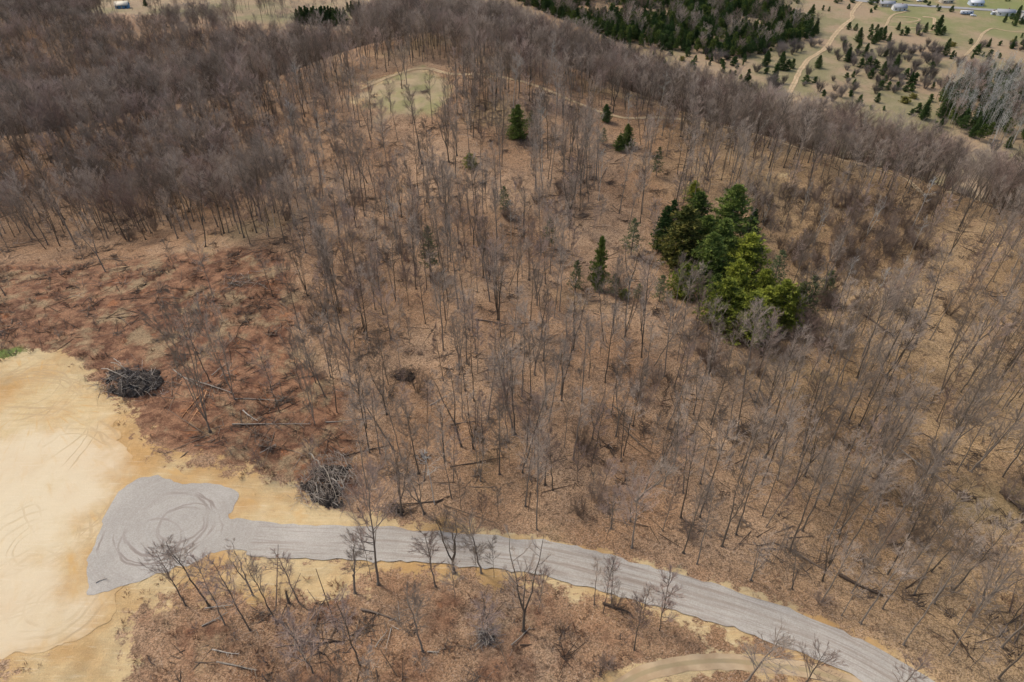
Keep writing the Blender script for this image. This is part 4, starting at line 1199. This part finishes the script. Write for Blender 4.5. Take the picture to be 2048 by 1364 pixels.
for z, Q in zs.items():
    Q.sort(key=lambda t: t[3])
    for i, t in enumerate(Q):
        k = random.choice(['grey1', 'grey2'])
        lb = ('only grey leafless shrub %s' % z) if len(Q) == 1 else '%s grey leafless shrub from left %s' % (ORD[i], z)
        one_mesh('bare_shrub', SHR[k], t[0], t[1], t[2], random.uniform(.7, 1.6), random.uniform(1.0, 1.6), random.uniform(0, 6.28), lb, 'shrub', 'leafless shrubs on the plain')

# ------------------------------------------------------------------ low brush and fallen sticks
def ground_scatter(name, step, keyprobs, densf, seed, label, cat, smin=.7, smax=1.4, box=(-190, 210, 36, 260)):
    gx, gy, rs = scatter(step, *box, seed)
    gz = height(gx, gy); ppx, ppy, dep = project(gx, gy, gz)
    m = (ppx > -60) & (ppx < 2110) & (ppy > 150) & (ppy < 1420); gx, gy, gz, ppx, ppy = [a[m] for a in (gx, gy, gz, ppx, ppy)]
    dc = near_clean(gx, gy); d = densf(gx, gy, ppx, ppy, dc) * (dc > (7.0 if 'branch' in name else .8)) * (polydist(gx, gy, DIRT_W, False) > (7 if 'branch' in name else 2))
    kp = rs.uniform(0, 1, len(gx)) < d * step * step
    ks = [k for k, _ in keyprobs]; pb = np.array([p for _, p in keyprobs]); pb = pb / pb.sum()
    idx = np.where(kp)[0]
    pts = np.stack([gx[idx], gy[idx], gz[idx] - .03, rs.choice(len(ks), len(idx), p=pb), rs.normal(0, .08, len(idx)), rs.normal(0, .08, len(idx)), rs.uniform(0, 6.28, len(idx)), rs.uniform(smin, smax, len(idx)), rs.uniform(.8, 1.3, len(idx))], 1)
    print(name, len(idx))
    return stuff_points(name, pts, [SHR[k] for k in ks], label, cat, ks)
Z_LOWBR = at([(260, 1240), (600, 1190), (800, 1180), (1100, 1230), (1260, 1290), (1200, 1440), (260, 1440)])
def d_brush(x, y, px, py, dc):
    a = sstep(6, -6, polydist(x, y, BRUSH_W)) * .20 * sstep(.25, .6, vnoise(x, y, 6, 60))
    b = sstep(5, -5, polydist(x, y, Z_LOWBR)) * .22 * sstep(.25, .6, vnoise(x, y, 5, 61))
    c = sstep(14, 3, dc) * .06 * sstep(.4, .7, vnoise(x, y, 4, 62))
    t = in_poly(px, py, Z_THICK) * .05 + in_poly(px, py, Z_THICK2) * .05
    return np.maximum(np.maximum(a, b), np.maximum(c, t)) + .012
ground_scatter('low_brush', 1.25, [('brush1', .42), ('brush2', .38), ('brush3', .2)], d_brush, 62, 'russet waist-high brush covering the cleared slope and roadside', 'brush')
def d_thick(x, y, px, py, dc):
    return .06 * sstep(12, -25, polydist(px, py, Z_THICK)) * sstep(.15, .5, vnoise(x, y, 11, 64)) + .07 * in_poly(px, py, Z_THICK2) + .010 * sstep(.6, .8, vnoise(x, y, 14, 65)) * (1 - in_poly(px, py, Z_BRUSH))
ground_scatter('thicket_shrubs', 1.9, [('thick1', .5), ('thick2', .5)], d_thick, 64, 'red brown leafless thicket right of the pine clump', 'thicket')
def d_deb(x, y, px, py, dc):
    return (.022 + .06 * sstep(.58, .75, vnoise(x, y, 9, 63)) + .05 * sstep(16, 4, dc) * (py > 1000) * (px > 900)) * (polydist(x, y, SPILL_W) > 2) * (1 - .9 * in_poly(px, py, Z_CLEAR)) + .03 * sstep(8, -4, polydist(x, y, BRUSH_W))
ground_scatter('fallen_branches', 2.2, [('deb1', .33), ('deb2', .34), ('deb3', .12), ('deb4', .21)], d_deb, 63, 'fallen sticks and broken branches littering the woodland floor', 'branches', .6, 1.3)

# ------------------------------------------------------------------ fallen logs, and dark log shapes standing for tree shadows
LOGS = [
    ((347, 741), (405, 776), .16, 'dead', 'pale fallen trunk at upper left of the crossed felled logs'),
    ((372, 757), (468, 788), .15, 'dead', 'pale fallen trunk lying behind the crossed felled logs'),
    ((411, 780), (362, 838), .13, 'orange', 'left one of the two orange-split logs in a V'),
    ((414, 783), (376, 852), .13, 'orange', 'right one of the two orange-split logs in a V'),
    ((424, 752), (457, 725), .12, 'dead', 'short log pointing up right behind the V of logs'),
    ((470, 799), (565, 803), .14, 'dead', 'pale straight log right of the V of logs'),
    ((465, 850), (622, 849), .15, 'dead', 'longest pale straight log lying level across the brush'),
    ((652, 846), (742, 837), .15, 'dead', 'pale log continuing right of the longest one'),
    ((486, 822), (516, 843), .14, 'dead', 'short grey log slanting down above the longest pale log'),
    ((520, 907), (552, 889), .10, 'dead', 'thin log below the longest pale log'),
    ((240, 601), (290, 596), .10, 'log', 'thin dark log alone in the russet brush'),
    ((688, 914), (778, 892), .15, 'log', 'long log with branching pale tip above the branch pile'),
    ((744, 957), (755, 953), .10, 'dead', 'short pale stick right of the branch pile'),
    ((1797, 897), (1884, 962), .17, 'dead', 'long straight pale log on the right slope'),
    ((1884, 962), (1925, 1000), .16, 'log', 'dark broken end of the long right-hand log'),
    ((1528, 854), (1563, 823), .09, 'dead', 'pale thin branch on the ground among leaning trunks'),
    ((1548, 832), (1556, 838), .08, 'dead', 'tiny pale branch beside the pale thin branch'),
    ((1022, 1291), (1060, 1256), .12, 'dead', 'pale log leaning from the foot of the broad-crowned tree'),
    ((855, 1304), (878, 1306), .12, 'dead', 'short cut log at bottom centre scrub'),
    ((750, 1296), (776, 1262), .10, 'dead', 'thin pale pole lying in bottom scrub'),
    ((434, 1325), (515, 1342), .15, 'dead', 'pale crooked branching log at the bottom left'),
    ((424, 1300), (478, 1309), .12, 'dead', 'pale curved log above the crooked branching one'),
    ((410, 1218), (466, 1211), .12, 'dead', 'pale log lying level under the pad-side trees'),
    ((404, 1253), (456, 1225), .12, 'dead', 'pale log slanting up right under the pad-side trees'),
    ((192, 1166), (214, 1157), .08, 'dead', 'slim white stick lying on the gravel pad'),
    ((950, 640), (1012, 651), .17, 'log', 'dark curved log in the mid-slope wood'),
    ((1000, 652), (1072, 645), .14, 'log', 'dark log overlapping the curved mid-slope log'),
    ((1000, 722), (1045, 684), .18, 'log', 'dark heaped log below the curved mid-slope log'),
    ((1012, 726), (1072, 680), .12, 'log', 'second dark log in the heap below the curved log'),
    ((1727, 632), (1786, 674), .30, 'log', 'thick dark rotten log on the right slope'),
    ((1684, 716), (1712, 728), .16, 'log', 'short dark log below the thick rotten one'),
    ((1402, 702), (1432, 768), .16, 'log', 'dark log pointing downhill below the pine clump'),
    ((1366, 752), (1466, 754), .08, 'log', 'thin long pole lying level below the pine clump'),
    ((1372, 762), (1410, 742), .10, 'log', 'thin slanting pole below the pine clump'),
    ((1498, 786), (1512, 818), .15, 'log', 'leftmost log in the fan of short dark logs'),
    ((1508, 782), (1522, 812), .15, 'log', 'middle log in the fan of short dark logs'),
    ((1518, 778), (1528, 804), .15, 'log', 'rightmost log in the fan of short dark logs'),
    ((1585, 1101), (1655, 1145), .16, 'log', 'dark log slanting down from a leaning tree above the road'),
    ((1676, 1150), (1765, 1194), .30, 'log', 'thick dark rotten log above the road\'s lower bend'),
    ((1725, 946), (1776, 972), .15, 'log', 'dark log left of the long pale right-hand one'),
    ((1810, 1200), (1835, 1206), .15, 'log', 'short dark log at the foot of a bent tree'),
    ((1999, 985), (2060, 1035), .34, 'log', 'thick dark rotten log cut by the right edge'),
    ((1905, 1262), (1950, 1330), .15, 'log', 'dark log running downhill at the lower right'),
    ((1788, 876), (1836, 893), .12, 'log', 'thin dark log above the long pale right-hand log'),
    ((1236, 712), (1262, 745), .15, 'log', 'short dark log right of the forked mid-slope tree'),
    ((1225, 812), (1262, 840), .17, 'log', 'dark log in the lower wood right of centre'),
    ((1248, 858), (1300, 905), .15, 'log', 'dark log above the sunny slope right of centre'),
    ((880, 1003), (770, 1012), .15, 'log', 'long thin log lying just above the road, left of centre'),
    ((900, 935), (1010, 915), .13, 'log', 'long thin dark log in the lower wood left of centre'),
    ((868, 966), (985, 976), .11, 'log', 'thin log level with the branch pile, left of centre'),
    ((900, 850), (985, 842), .12, 'log', 'thin log crossing the lower wood at left centre'),
    ((860, 812), (905, 786), .10, 'dead', 'slim pale pole slanting up in the left-centre wood'),
    ((722, 1220), (800, 1245), .20, 'log', 'dark log shape standing for a tree shadow below the big dark roadside tree'),  # dark wood shape laid where a cast tree shadow falls
    ((455, 567), (482, 574), .12, 'dead', 'pale stick in the loose heap on the russet slope'),
    ((1040, 1292), (1100, 1286), .12, 'log', 'thin dark log in the bottom scrub right of the broad tree'),
    ((1205, 1208), (1262, 1228), .22, 'log', 'dark half-buried log at the bend\'s near verge'),  # cast shadow of a verge tree, built as dark wood
    ((596, 1205), (618, 1222), .14, 'log', 'dark log beside the broken trunk stump'),
]
LM = {'dead': M_DEAD, 'log': M_LOG, 'orange': M_LOGO}
for n, (a, b, r, m, lb) in enumerate(LOGS):
    rnd = random.Random(100 + n)
    pa, pb_ = at([a, b])
    L = np.linalg.norm(pb_ - pa); dr = (pb_ - pa) / L; sd = np.array([-dr[1], dr[0]])
    k = max(4, int(L / 1.2)); P = []
    off = rnd.uniform(-1, 1) * .03 * L
    for i in range(k + 1):
        t = i / k; q = pa + (pb_ - pa) * t + sd * (off * math.sin(math.pi * t) + rnd.uniform(-.05, .05))
        P.append(np.array([q[0], q[1], hz(*q) + r * .9 + .05 + rnd.uniform(0, .05)]))
    S = path_segs(P, r, r * .45)
    for j in range(int(3 + L * .7)):
        f = rnd.uniform(.35, 1) * k; i = min(int(f), k - 1); q = P[i] + (P[i + 1] - P[i]) * (f - i)
        s_ = rnd.choice((-1, 1)); d3 = np.array([dr[0] * .8 + sd[0] * s_, dr[1] * .8 + sd[1] * s_, rnd.uniform(.05, .5)]); d3 /= np.linalg.norm(d3)
        l = rnd.uniform(.4, 1.9) * (.5 + L * .06); mid_ = q + d3 * l * .5; e = mid_ + (d3 + np.array([rnd.gauss(0, .2), rnd.gauss(0, .2), -.1])) * l * .5
        S += [np.concatenate([q, mid_, [r * .32, r * .22]]), np.concatenate([mid_, e, [r * .22, .012]])]
    o0 = P[0].copy(); S = np.array(S); S[:, 0:3] -= o0; S[:, 3:6] -= o0
    V, F = segs_mesh(S, 7)
    # end caps
    caps = []
    e = empty if False else None
    me = mesh_np('fallen_log', V, [F], LM[m], True)
    o = link('fallen_log', me); o.location = o0
    tag(o, lb, 'log', 'fallen logs on the hillside')

# broken stump
p = at([(578, 1205)])[0]
V, F = segs_mesh(path_segs([np.array([0, 0, -.3]), np.array([.03, 0, 1.4]), np.array([.1, .05, 2.6]), np.array([.16, .08, 3.0])], .22, .12), 8)
o = link('broken_trunk', mesh_np('broken_trunk', V, [F], M_BARK, True)); o.location = (p[0], p[1], hz(*p))
tag(o, 'dark upright broken trunk on the sandy bank below the road', 'stump')

# ------------------------------------------------------------------ brush piles
def brush_pile(px, py, ax, ay, hgt, rz, seed, mound_mat, sticks, logs, label, stick_mats=(M_SHG, M_DEAD), wads=0, fan=None):
    rnd = random.Random(seed); p = at([(px, py)])[0]
    root = empty('brush_pile', (p[0], p[1], hz(*p)), rz); tag(root, label, 'brush pile', 'heaps of cleared wood')
    def top(x, y):
        q = (x / ax) ** 2 + (y / ay) ** 2
        return hgt * max(0, 1 - q) ** .55 * (.65 + .7 * float(vnoise(np.array([x + seed]), np.array([y]), 2.2, seed)[0]))
    if mound_mat:
        n = 44; g = np.linspace(-1.1, 1.1, n); X, Y = np.meshgrid(g * ax, g * ay)
        q = (X / ax) ** 2 + (Y / ay) ** 2 + (vnoise(X, Y, 2.5, seed + 3) - .5) * 1.3
        Zm = hgt * .8 * np.clip(1 - q, 0, 1) ** .8 * (.3 + 1.2 * vnoise(X, Y, 2.0, seed)) + (vnoise(X, Y, .6, seed + 1) - .5) * 1.1 * (q < 1) - .25; q = q * 1.25
        V = np.stack([X, Y, Zm], 2).reshape(-1, 3); I = np.arange(n * n).reshape(n, n)
        F = np.stack([I[:-1, :-1], I[:-1, 1:], I[1:, 1:], I[1:, :-1]], 2).reshape(-1, 4)
        kk = (q < 1.12).reshape(-1)[F].all(1)
        link('mound', mesh_np('mound', V, [F[kk]], mound_mat), root)
    S1, S2 = [], []
    for i in range(sticks):
        a = rnd.uniform(0, 6.28); u = math.sqrt(rnd.random()) * rnd.choice((1, 1, 1, 1.25)) * (.75 + .5 * abs(math.sin(a * 1.5 + seed))); x, y = math.cos(a) * u * ax, math.sin(a) * u * ay
        z = top(x, y) * rnd.uniform(.55, 1.05) + .1
        a2 = (fan + rnd.gauss(0, .45)) if fan is not None and rnd.random() < .6 else rnd.uniform(0, 6.28)
        L = rnd.uniform(1.0, 4.2); d = np.array([math.cos(a2), math.sin(a2), rnd.gauss(0, .22)]); c = np.array([x, y, z])
        r = rnd.uniform(.018, .05); m_ = c + np.array([rnd.gauss(0, .1), rnd.gauss(0, .1), .05])
        T_ = S1 if rnd.random() < .7 else S2
        T_ += [np.concatenate([c - d * L / 2, m_, [r, r * .8]]), np.concatenate([m_, c + d * L / 2, [r * .8, r * .3]])]
    for i in range(wads):      # upturned root wads: radiating dark roots
        a = rnd.uniform(0, 6.28); u = rnd.uniform(.2, .9); x, y = math.cos(a) * u * ax, math.sin(a) * u * ay; z = top(x, y) + .3
        for k in range(16):
            d = rdir(rnd, np.array([0, 0, .5]), 1.0); S1.append(np.concatenate([np.array([x, y, z]), np.array([x, y, z]) + d * rnd.uniform(.5, 1.2), [.09, .02]]))
    V, F = segs_mesh(S1, 4); link('tangled_branches', mesh_np('tangled_branches', V, [F], stick_mats[0]), root)['kind'] = 'stuff'
    V, F = segs_mesh(S2, 4); link('bleached_branches', mesh_np('bleached_branches', V, [F], stick_mats[1]), root)['kind'] = 'stuff'
    inv = Matrix.Rotation(-rz, 3, 'Z')
    for (pa, za, pb_, zb, r) in logs:
        A, B = at([pa, pb_]); A = inv @ Vector((A[0] - p[0], A[1] - p[1], za)); B = inv @ Vector((B[0] - p[0], B[1] - p[1], zb))
        A, B = np.array(A), np.array(B); P = [A + (B - A) * t + np.array([rnd.gauss(0, .12), rnd.gauss(0, .12), .5 * math.sin(math.pi * t)]) * (0 < t < 1) for t in np.linspace(0, 1, 7)]
        S = path_segs(P, r, r * .4)
        for j in range(5):
            i = rnd.randint(2, 5); d = rdir(rnd, (B - A) / np.linalg.norm(B - A), .5); S.append(np.concatenate([P[i], P[i] + d * rnd.uniform(.8, 2.2), [r * .4, .015]]))
        V, F = segs_mesh(S, 7); link('pale_log', mesh_np('pale_log', V, [F], M_DEAD, True), root)
    return root
brush_pile(268, 768, 6.8, 4.4, 2.1, R(-14), 5, M_DARK, 330,
           [((205, 741), .5, (262, 772), 2.2, .13), ((228, 736), 1.6, (258, 757), 2.6, .14), ((234, 730), 1.8, (262, 760), 2.6, .12), ((245, 775), 1.6, (300, 790), .6, .09), ((282, 768), 2.2, (306, 776), 1.2, .08)],
           'large blackish heap of roots and branches at the sand lot\'s edge', wads=9)
brush_pile(664, 965, 5.0, 5.4, 1.5, R(10), 6, M_DARK, 480,
           [((620, 912), .6, (660, 965), 2.8, .17), ((660, 965), 2.8, (678, 1010), 1.0, .12), ((668, 975), 2.6, (686, 988), 1.2, .12), ((638, 918), .8, (650, 930), 1.8, .12), ((632, 990), .4, (640, 965), 1.4, .08), ((690, 985), .6, (691, 970), 1.2, .10), ((700, 945), 1.0, (720, 968), .5, .08)],
           'tangled grey branch pile with a big bleached trunk on top, above the road', fan=R(-60), stick_mats=(M_STK, M_DEAD))
brush_pile(806, 752, 2.7, 1.9, 1.0, 0, 7, M_DARK, 160, [], 'small round heap of sticks in the left-centre wood', stick_mats=(M_LOG, M_LOG))
brush_pile(484, 564, 5.0, 2.4, .7, R(-12), 8, None, 130, [], 'loose low scatter of branches on the upper russet slope')
brush_pile(973, 1276, 1.5, 1.2, .7, 0, 9, M_DARK, 90, [], 'little mossy heap of sticks in the scrub below the road')
brush_pile(1500, 862, 1.6, 1.2, .5, 0, 12, None, 60, [], 'little loose heap of sticks under the fan of short logs', stick_mats=(M_LOG, M_LOG))
brush_pile(1815, 694, 1.6, .9, .6, 0, 10, M_DARK, 50, [], 'small dark stump heap in the open lane on the right slope', stick_mats=(M_LOG, M_LOG))
brush_pile(790, 1022, 2.2, 1.0, .7, 0, 11, M_DARK, 90, [], 'low dark heap of brush right at the road\'s far verge', stick_mats=(M_LOG, M_SHG))

# ------------------------------------------------------------------ far houses and vehicles
M_WHITE = mat_flat('white siding', (.60, .60, .58), .04); M_ROOFG = mat_flat('grey shingles', (.30, .31, .33), .1); M_CREAM = mat_flat('cream metal roof', (.66, .60, .48), .06)
M_BLUE = mat_flat('blue siding', (.10, .23, .40), .08); M_GLASS = mat_flat('dark window glass', (.04, .05, .06), .1, rough=.15, spec=.5); M_TAN = mat_flat('tan siding', (.42, .37, .30), .06)
M_PBLUE = mat_flat('pale blue siding', (.42, .47, .54), .05); M_RUB = mat_flat('black tyre', (.02, .02, .02), .1); M_DCAR = mat_flat('dark car paint', (.03, .035, .04), .1, rough=.3, spec=.5)
M_WCAR = mat_flat('white car paint', (.75, .75, .75), .03, rough=.3, spec=.5); M_SILV = mat_flat('silver camper skin', (.55, .57, .60), .04, rough=.35, spec=.5); M_BRICK = mat_flat('brown brick', (.26, .16, .11), .1)
def boxmesh(name, lo, hi, mat, parent):
    (a, b, c), (d, e, f) = lo, hi
    V = [(a, b, c), (d, b, c), (d, e, c), (a, e, c), (a, b, f), (d, b, f), (d, e, f), (a, e, f)]
    F = np.array([(0, 3, 2, 1), (4, 5, 6, 7), (0, 1, 5, 4), (1, 2, 6, 5), (2, 3, 7, 6), (3, 0, 4, 7)])
    return link(name, mesh_np(name, V, [F], mat), parent)
def house(px, py, L, Wd, h, rz, wall, roof, label, name='house', cat='house', nwin=3):
    p = at([(px, py)])[0]; e = empty(name, (p[0], p[1], hz(*p) - .1), rz); tag(e, label, cat); L *= .82; Wd *= .85
    l, w_, rh = L / 2, Wd / 2, Wd * .27
    V = [(-l, -w_, 0), (l, -w_, 0), (l, w_, 0), (-l, w_, 0), (-l, -w_, h), (l, -w_, h), (l, w_, h), (-l, w_, h), (-l, 0, h + rh), (l, 0, h + rh)]
    link('wall', mesh_np('wall', V, [np.array([(0, 1, 5, 4), (2, 3, 7, 6)]), np.array([(1, 2, 6, 9, 5), (3, 0, 4, 8, 7)])], wall), e)
    ov, t = .45, .18
    def slab(s):
        y0, z0 = s * (w_ + ov), h - rh * ov / w_; a = [(-l - ov, y0, z0), (l + ov, y0, z0), (l + ov, 0, h + rh + .02), (-l - ov, 0, h + rh + .02)]
        return a + [(x, y, z + t) for x, y, z in a]
    V = slab(-1) + slab(1); Q = np.array([(0, 3, 2, 1), (4, 5, 6, 7), (0, 1, 5, 4), (1, 2, 6, 5), (2, 3, 7, 6), (3, 0, 4, 7)])
    rf = link('roof', mesh_np('roof', V, [np.vstack([Q, Q + 8])], roof), e)
    boxmesh('chimney', (l * .3, .6, h + rh * .3), (l * .3 + .8, 1.4, h + rh + .9), M_BRICK, rf)
    for s in (-1, 1):
        for i in range(nwin):
            x = -l + L * (i + .5) / nwin; 
            if s == -1 and i == nwin // 2: d_ = boxmesh('door', (x - .5, -w_ - .06, .05), (x + .5, -w_ + .02, 2.1), M_TAN if wall != M_TAN else M_WHITE, e); continue
            boxmesh('window', (x - .6, s * w_ - .05, 1.0), (x + .6, s * w_ + .05, 2.1), M_GLASS, e)
    return e
house(1797, 20, 13, 8.5, 2.9, R(-8), M_WHITE, M_ROOFG, 'white house with grey gable roof beside the far paved road')
house(1772, 12, 15, 8, 2.7, R(-8), M_TAN, M_ROOFG, 'dull tan house with grey roof left of the white one')
house(1950, 10, 13, 9, 2.8, R(-6), M_PBLUE, M_SILV, 'pale blue house with light roof beyond the paved road')
house(2008, 30, 17, 8, 2.9, R(-10), M_WHITE, M_ROOFG, 'long white house half hidden by bare trees at far right')
house(1891, 5, 12, 8, 2.7, R(5), M_TAN, M_CREAM, 'tan house with cream roof across the far road')
house(1985, 29, 3.2, 2.6, 2.2, R(10), M_PBLUE, M_WHITE, 'tiny blue and white garden shed on the far lawn', 'shed', 'shed', 1)
house(2050, 42, 9, 8, 5.2, R(-10), M_WHITE, M_ROOFG, 'tall white house cut by the right edge beside a lawn')
house(246, 16, 12, 9, 3.2, R(14), M_BLUE, M_CREAM, 'blue shed with cream roof in the far left clearing', 'shed', 'shed')
def car(px, py, mat, rz, label, L=4.6, cat='car', name='car'):
    p = at([(px, py)])[0]; e = empty(name, (p[0], p[1], hz(*p)), rz); tag(e, label, cat)
    prof = [(-.5, .35), (.5, .35), (.5, .75), (.42, .85), (.27, .92), (.14, 1.42), (-.22, 1.45), (-.40, .98), (-.5, .9)]
    n = len(prof); V = [(x * L, -.86 + (.1 if z > 1 else 0), z) for x, z in prof] + [(x * L, .86 - (.1 if z > 1 else 0), z) for x, z in prof]
    F4 = np.array([(i, (i + 1) % n, (i + 1) % n + n, i + n) for i in range(n)])
    link('body', mesh_np('body', V, [F4, np.array([list(range(n))[::-1], list(range(n, 2 * n))])], mat), e)
    boxmesh('windscreen', (.15 * L, -.7, .95), (.26 * L, .7, 1.2), M_GLASS, e); boxmesh('side_window', (-.2 * L, -.87, 1.0), (.12 * L, -.79, 1.32), M_GLASS, e)
    for x in (-.31, .31):
        for y in (-.8, .8):
            V, F = segs_mesh([np.array([x * L, y - .1, .33, x * L, y + .1, .33, .33, .33])], 14)
            me = mesh_np('wheel', V, [F, np.array([range(14), range(14, 28)])], M_RUB); link('wheel', me, e)
    return e
car(1946, 32, M_WCAR, R(-10), 'white car parked at the camper\'s right end')
car(2044, 46, M_DCAR, R(60), 'dark car parked below the tall white house')
car(1838, 3, M_WCAR, R(-5), 'white car on the far paved road\'s verge')
car(1850, 4, M_DCAR, R(-5), 'dark car right of the white one on the far verge')
p = at([(1932, 29)])[0]; e = empty('camper', (p[0], p[1], hz(*p)), R(-8)); tag(e, 'long silver and blue camper trailer standing on the plain', 'camper')
boxmesh('body', (-5, -1.25, .5), (5, 1.25, 2.9), M_SILV, e); boxmesh('roof', (-5.05, -1.3, 2.9), (5.05, 1.3, 3.05), M_WHITE, e); boxmesh('stripe', (-5.01, -1.27, 1.0), (5.01, -1.25, 1.5), M_BLUE, e)
for x in (-3, 0, 3): boxmesh('window', (x - .6, -1.28, 1.7), (x + .6, -1.22, 2.4), M_GLASS, e)
for x in (-.6, .6):
    for y in (-1.1, 1.1):
        V, F = segs_mesh([np.array([x, y - .12, .38, x, y + .12, .38, .38, .38])], 14); link('wheel', mesh_np('wheel', V, [F, np.array([range(14), range(14, 28)])], M_RUB), e)
